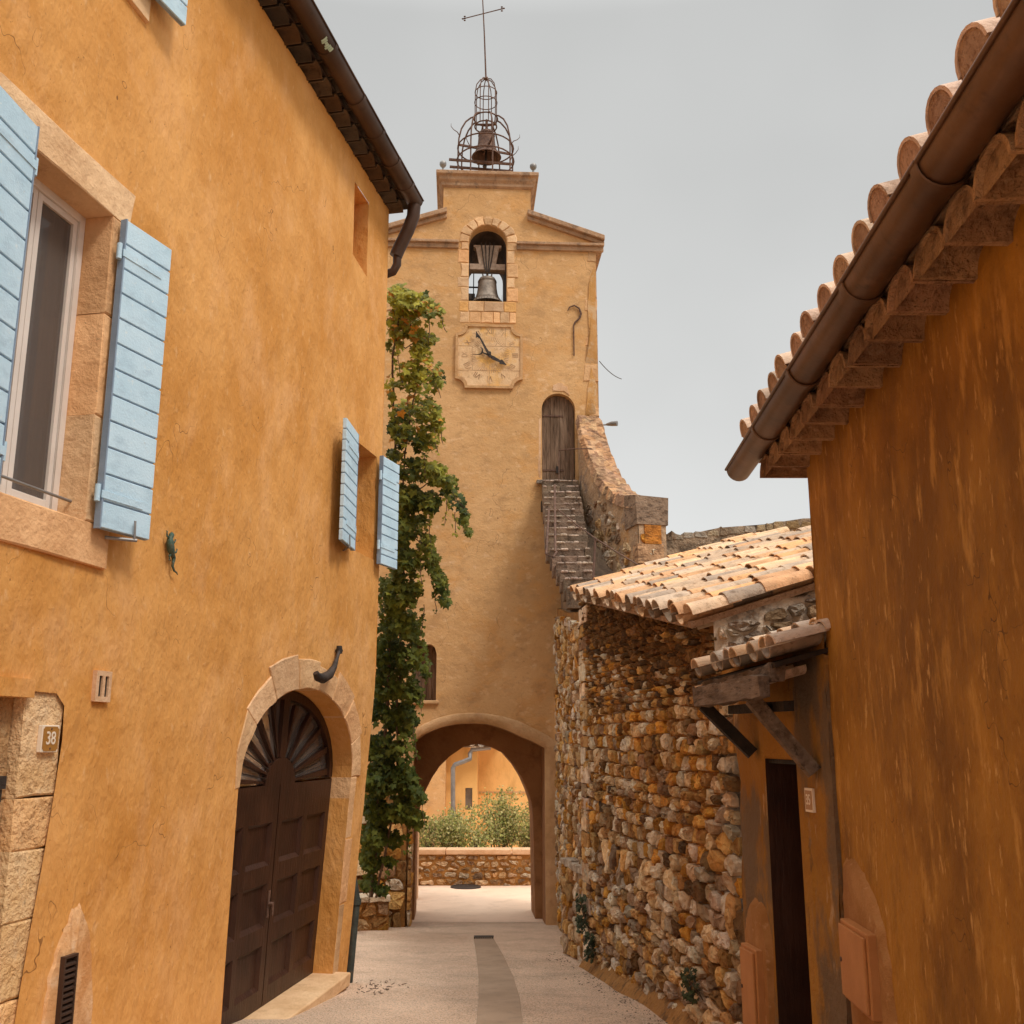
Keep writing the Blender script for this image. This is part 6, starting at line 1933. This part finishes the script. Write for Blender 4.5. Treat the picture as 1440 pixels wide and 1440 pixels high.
# ================================================================== BEYOND THE ARCH
pr = thing('low_wall', 'low rubble wall with a pale flat coping across the square beyond the arch', 'low wall', (0, 26, -3.4))
QF = Frame(-8, 26, 1, .0, 0, -1)
mb = MB(); mb.fbox(QF, 0, 16, -3.7, -2.72, -.4, 0); mb.build('core', M['mortarl'] if 'mortarl' in M else M['mortar'], pr)
mb = MB(); 
rubble(mb, QF, [(4.2, -3.45), (9.5, -3.45), (9.5, -2.73), (4.2, -2.73)], .13, 1.9, .04, [(.80, .56, .33), (.70, .42, .20), (.62, .38, .18), (.88, .68, .46), (.45, .28, .16)], seed=71, gap=.03)
mb.build('stone', M['rubble'], pr)
mb = MB()
for k in range(10): mb.fbox(QF, k * 1.6, k * 1.6 + 1.59, -2.72, -2.60, -.46, .07)
bevel(mb.build('coping', M['signw'] if False else M['ppatch'], pr), .02, 2)
mh = thing('manhole_cover', 'round dark manhole cover set in the square in front of the low wall', 'manhole cover', atY(655, 1247, 24.7))
p = gpt(665, 1247)
p = Vector((-.95 * 1, 24.9, gz(0, 24.9) + .012))
r_ = ray(655, 1247); k_ = p.z / r_[2]; p = Vector((r_[0] * k_, r_[1] * k_, p.z))
mh.location = p
mb = MB(); mb.lathe(p, [(0, .012), (.30, .012), (.305, .004)], 28); o = mb.build('lid', M['darkiron'], mh)
mb = MB(); mb.lathe(p, [(.31, 0), (.31, .014), (.36, .014), (.365, -.01)], 28); mb.build('ring', M['darkiron'], mh)

fh = thing('golden_house', 'golden plastered house with a grey downpipe seen through the archway', 'house', (-1, 34, -3.4))
HY = 33.5
mb = MB()
a_ = atY(671, 1100, HY); zt_ = atY(671, 1050, HY).z
FX = Frame(a_.x, HY, 1, 0, 0, -1)
w_a, w_z1 = atY(654, 1107, HY), None
wx0, wx1, wz0, wz1 = atY(654, 1140, HY).x - a_.x, atY(664, 1140, HY).x - a_.x, atY(654, 1139, HY).z, atY(654, 1108, HY).z
wl = [(wx0, wz0), (wx1, wz0), (wx1, wz1), (wx0, wz1)]
mb.panel(FX, [(-7, -4), (0, -4), (0, zt_), (-7, zt_)], [wl], .6, 0)
mb.loopext(FX, wl, 0, -.2)
mb.face([FX.map(0, -4, 0), FX.map(0, -4, -6), FX.map(0, zt_, -6), FX.map(0, zt_, 0)])
mb.face([FX.map(-7, -4, 0), FX.map(-7, -4, -6), FX.map(-7, zt_, -6), FX.map(-7, zt_, 0)])
mb.build('wall', M['yellowf'], fh)
mb = MB(); mb.fbox(FX, wx0, wx1, wz0, wz1, -.22, -.18); mb.build('window', M['zinc'], fh)
mb = MB(); mb.fbox(FX, -3.2, -.98, -4, zt_ - .1, .0, .35); mb.build('dark_wall_block', M['tower'], fh)  # block in darker plaster along part of the golden wall
mb = MB()
pu = [(690, 1051), (664, 1054), (661, 1060), (661, 1067), (652, 1071), (640, 1075), (637, 1080), (637, 1100), (637, 1150), (637, 1190)]
mb.tube([atY(u, v, HY - .42 if v > 1066 else HY - .3) for u, v in pu], .075, 8)
mb.build('downpipe', M['zinc'], fh)
mb = MB(); tiled(mb, FX.map(.9, zt_ + .02, .45), FX.map(-7, zt_ + .02, .45), Vector((0, math.cos(.35), math.sin(.35))), 3.4, .3, random.Random(4), tl=.45)
mb.face([FX.map(.9, zt_ - .02, .45), FX.map(-7, zt_ - .02, .45), FX.map(-7, zt_ + 1.9, -5.5), FX.map(.9, zt_ + 1.9, -5.5)], (.6, .4, .25))
mb.build('roof', M['tile'], fh, weld=False)
f2 = thing('yellow_house', 'bright yellow plastered house standing further back beyond the archway', 'house', (1.5, 35, -3.4))
mb = MB(); F2 = Frame(a_.x + .01, HY + 1.2, 1, -.02, -.02, -1)
mb.panel(F2, [(0, -4), (9, -4), (9, 1.6), (0, 1.6)], [], .6, 0)
mb.face([F2.map(9, -4, 0), F2.map(9, -4, -5), F2.map(9, 1.6, -5), F2.map(9, 1.6, 0)])
mb.build('wall', M['yellowf'], f2)
mb = MB(); mb.fbox(F2, 0, 9, -1.72, -1.66, -.02, .03); mb.build('ledge', M['mould'], f2)
mb = MB(); tiled(mb, F2.map(9.2, 1.6, .3), F2.map(0.1, 1.6, .3), Vector((0, math.cos(.35), math.sin(.35))), 2.4, .3, random.Random(14), tl=.45)
mb.face([F2.map(9.2, 1.6, .3), F2.map(0, 1.6, .3), F2.map(0, 3.3, -5), F2.map(9.2, 3.3, -5)], (.6, .4, .25))
mb.build('roof', M['tile'], f2, weld=False)
sw2 = thing('side_wall', 'pale pink rendered wall end just beyond the archway', 'wall', (-2.6, 23, -3.4))
mb = MB(); mb.box(-6, atY(587, 1200, 23.5).x, 23.5, 23.9, -3.8, -1.35); mb.build('wall', M['ppatch'], sw2)
mb = MB(); mb.box(-6, atY(587, 1200, 23.5).x + .04, 23.46, 23.94, -1.348, -1.28); mb.build('coping', M['mould2'], sw2)

def shrub(label, u, v0, ru, rv, Y, cnt, seed, col, wisp=6):
    rn = random.Random(seed)
    c = atY(u, v0, Y)
    t_ = thing('shrub', label, 'shrub', Vector((c.x, c.y, -3.4)), 'shrubs behind the low wall beyond the arch')
    sx = ru / F_PX * Y; sz = rv / F_PX * Y
    mb = MB(); st_ = MB()
    for k in range(16 + wisp):
        a = rn.uniform(0, 6.28); tilt = rn.uniform(0, 1)
        base = Vector((c.x + rn.uniform(-.2, .2) * sx, c.y + rn.uniform(-.2, .2), -3.5))
        tall = 1.25 if k < wisp else rn.uniform(.6, 1.0)
        tip = Vector((c.x + math.cos(a) * sx * tilt, c.y + math.sin(a) * .6 * tilt, c.z + sz * (tall * rn.uniform(.75, 1.0)) * (1 - .35 * tilt * tilt)))
        mid = base.lerp(tip, .5) + Vector((0, 0, .15))
        pts = [base, mid, tip]
        st_.tube(pts, [.014, .009, .004], 5)
        n_ = int(cnt / (16 + wisp))
        for _ in range(n_):
            t = rn.uniform(.45, 1.0)
            p = (mid.lerp(tip, (t - .5) * 2) if t > .5 else base.lerp(mid, t * 2)) + Vector((rn.gauss(0, .11), rn.gauss(0, .1), rn.gauss(0, .08)))
            cc = vary(rn.choice(col), rn, .7, 1.35)
            leaf(mb, p, rn.uniform(.025, .055), Vector((rn.uniform(-.7, .7), -1, rn.uniform(0, 1))), Vector((rn.uniform(-1, 1), rn.uniform(-.4, .4), rn.uniform(-.3, 1.2))), cc)
    mb.build('foliage', M['leaf'], t_, weld=False); st_.build('branch', M['bark'], t_)
GY = [(.30, .31, .09), (.42, .40, .14), (.24, .27, .08), (.50, .47, .22)]
GD = [(.20, .22, .06), (.30, .29, .09), (.38, .31, .13)]
shrub('pale grey green shrub under the grey downpipe beyond the arch', 640, 1180, 40, 40, 27.2, 3000, 1, GY, 4)
shrub('tall yellow green shrub with wispy tips in the middle of the low wall', 702, 1180, 42, 56, 27.3, 3600, 2, GY + GD, 9)
shrub('small shrub behind the low wall nearest the ivy', 603, 1180, 20, 26, 27.0, 900, 3, GD, 3)
shrub('thin dark shrub behind the low wall nearest the archway pier', 742, 1180, 18, 32, 27.6, 1100, 4, GD, 4)
shrub('short bright shrub low behind the coping between the two bigger shrubs', 673, 1182, 18, 20, 26.8, 800, 5, GY, 1)

# dry twigs lying on the street near the house corner
mb = MB(); rn = random.Random(91)
for k in range(46):
    u = rn.gauss(530, 18); v = rn.gauss(1391, 5)
    p = gpt(u, v); p.z = gz(p.x, p.y) + .012
    a = rn.uniform(0, 3.14); l = rn.uniform(.01, .06)
    mb.tube([p, p + Vector((math.cos(a) * l, math.sin(a) * l, .006))], .004, 4)
o = mb.build('twig_litter', M['bark']); tag(o, 'scatter of dry twigs and leaf scraps on the street near the house corner', 'litter', kind='stuff')
mb = MB(); rn = random.Random(92)
for k in range(230):
    a = rn.uniform(8.6, 15.2); d = .16 + abs(rn.gauss(0, .16)); p = RF.map(a, 0, d); p.z = gz(p.x, p.y) + .016
    t = rn.uniform(0, 3.14); l = rn.uniform(.008, .03)
    mb.face([p, p + Vector((math.cos(t) * l, math.sin(t) * l, .008)), p + Vector((math.cos(t + 1) * l, math.sin(t + 1) * l, .004))])
o = mb.build('grit', M['bark']); tag(o, 'grit and leaf scraps gathered at the foot of the dry stone wall', 'litter', kind='stuff')
# ---- sanity: every part of a thing keeps plain kind
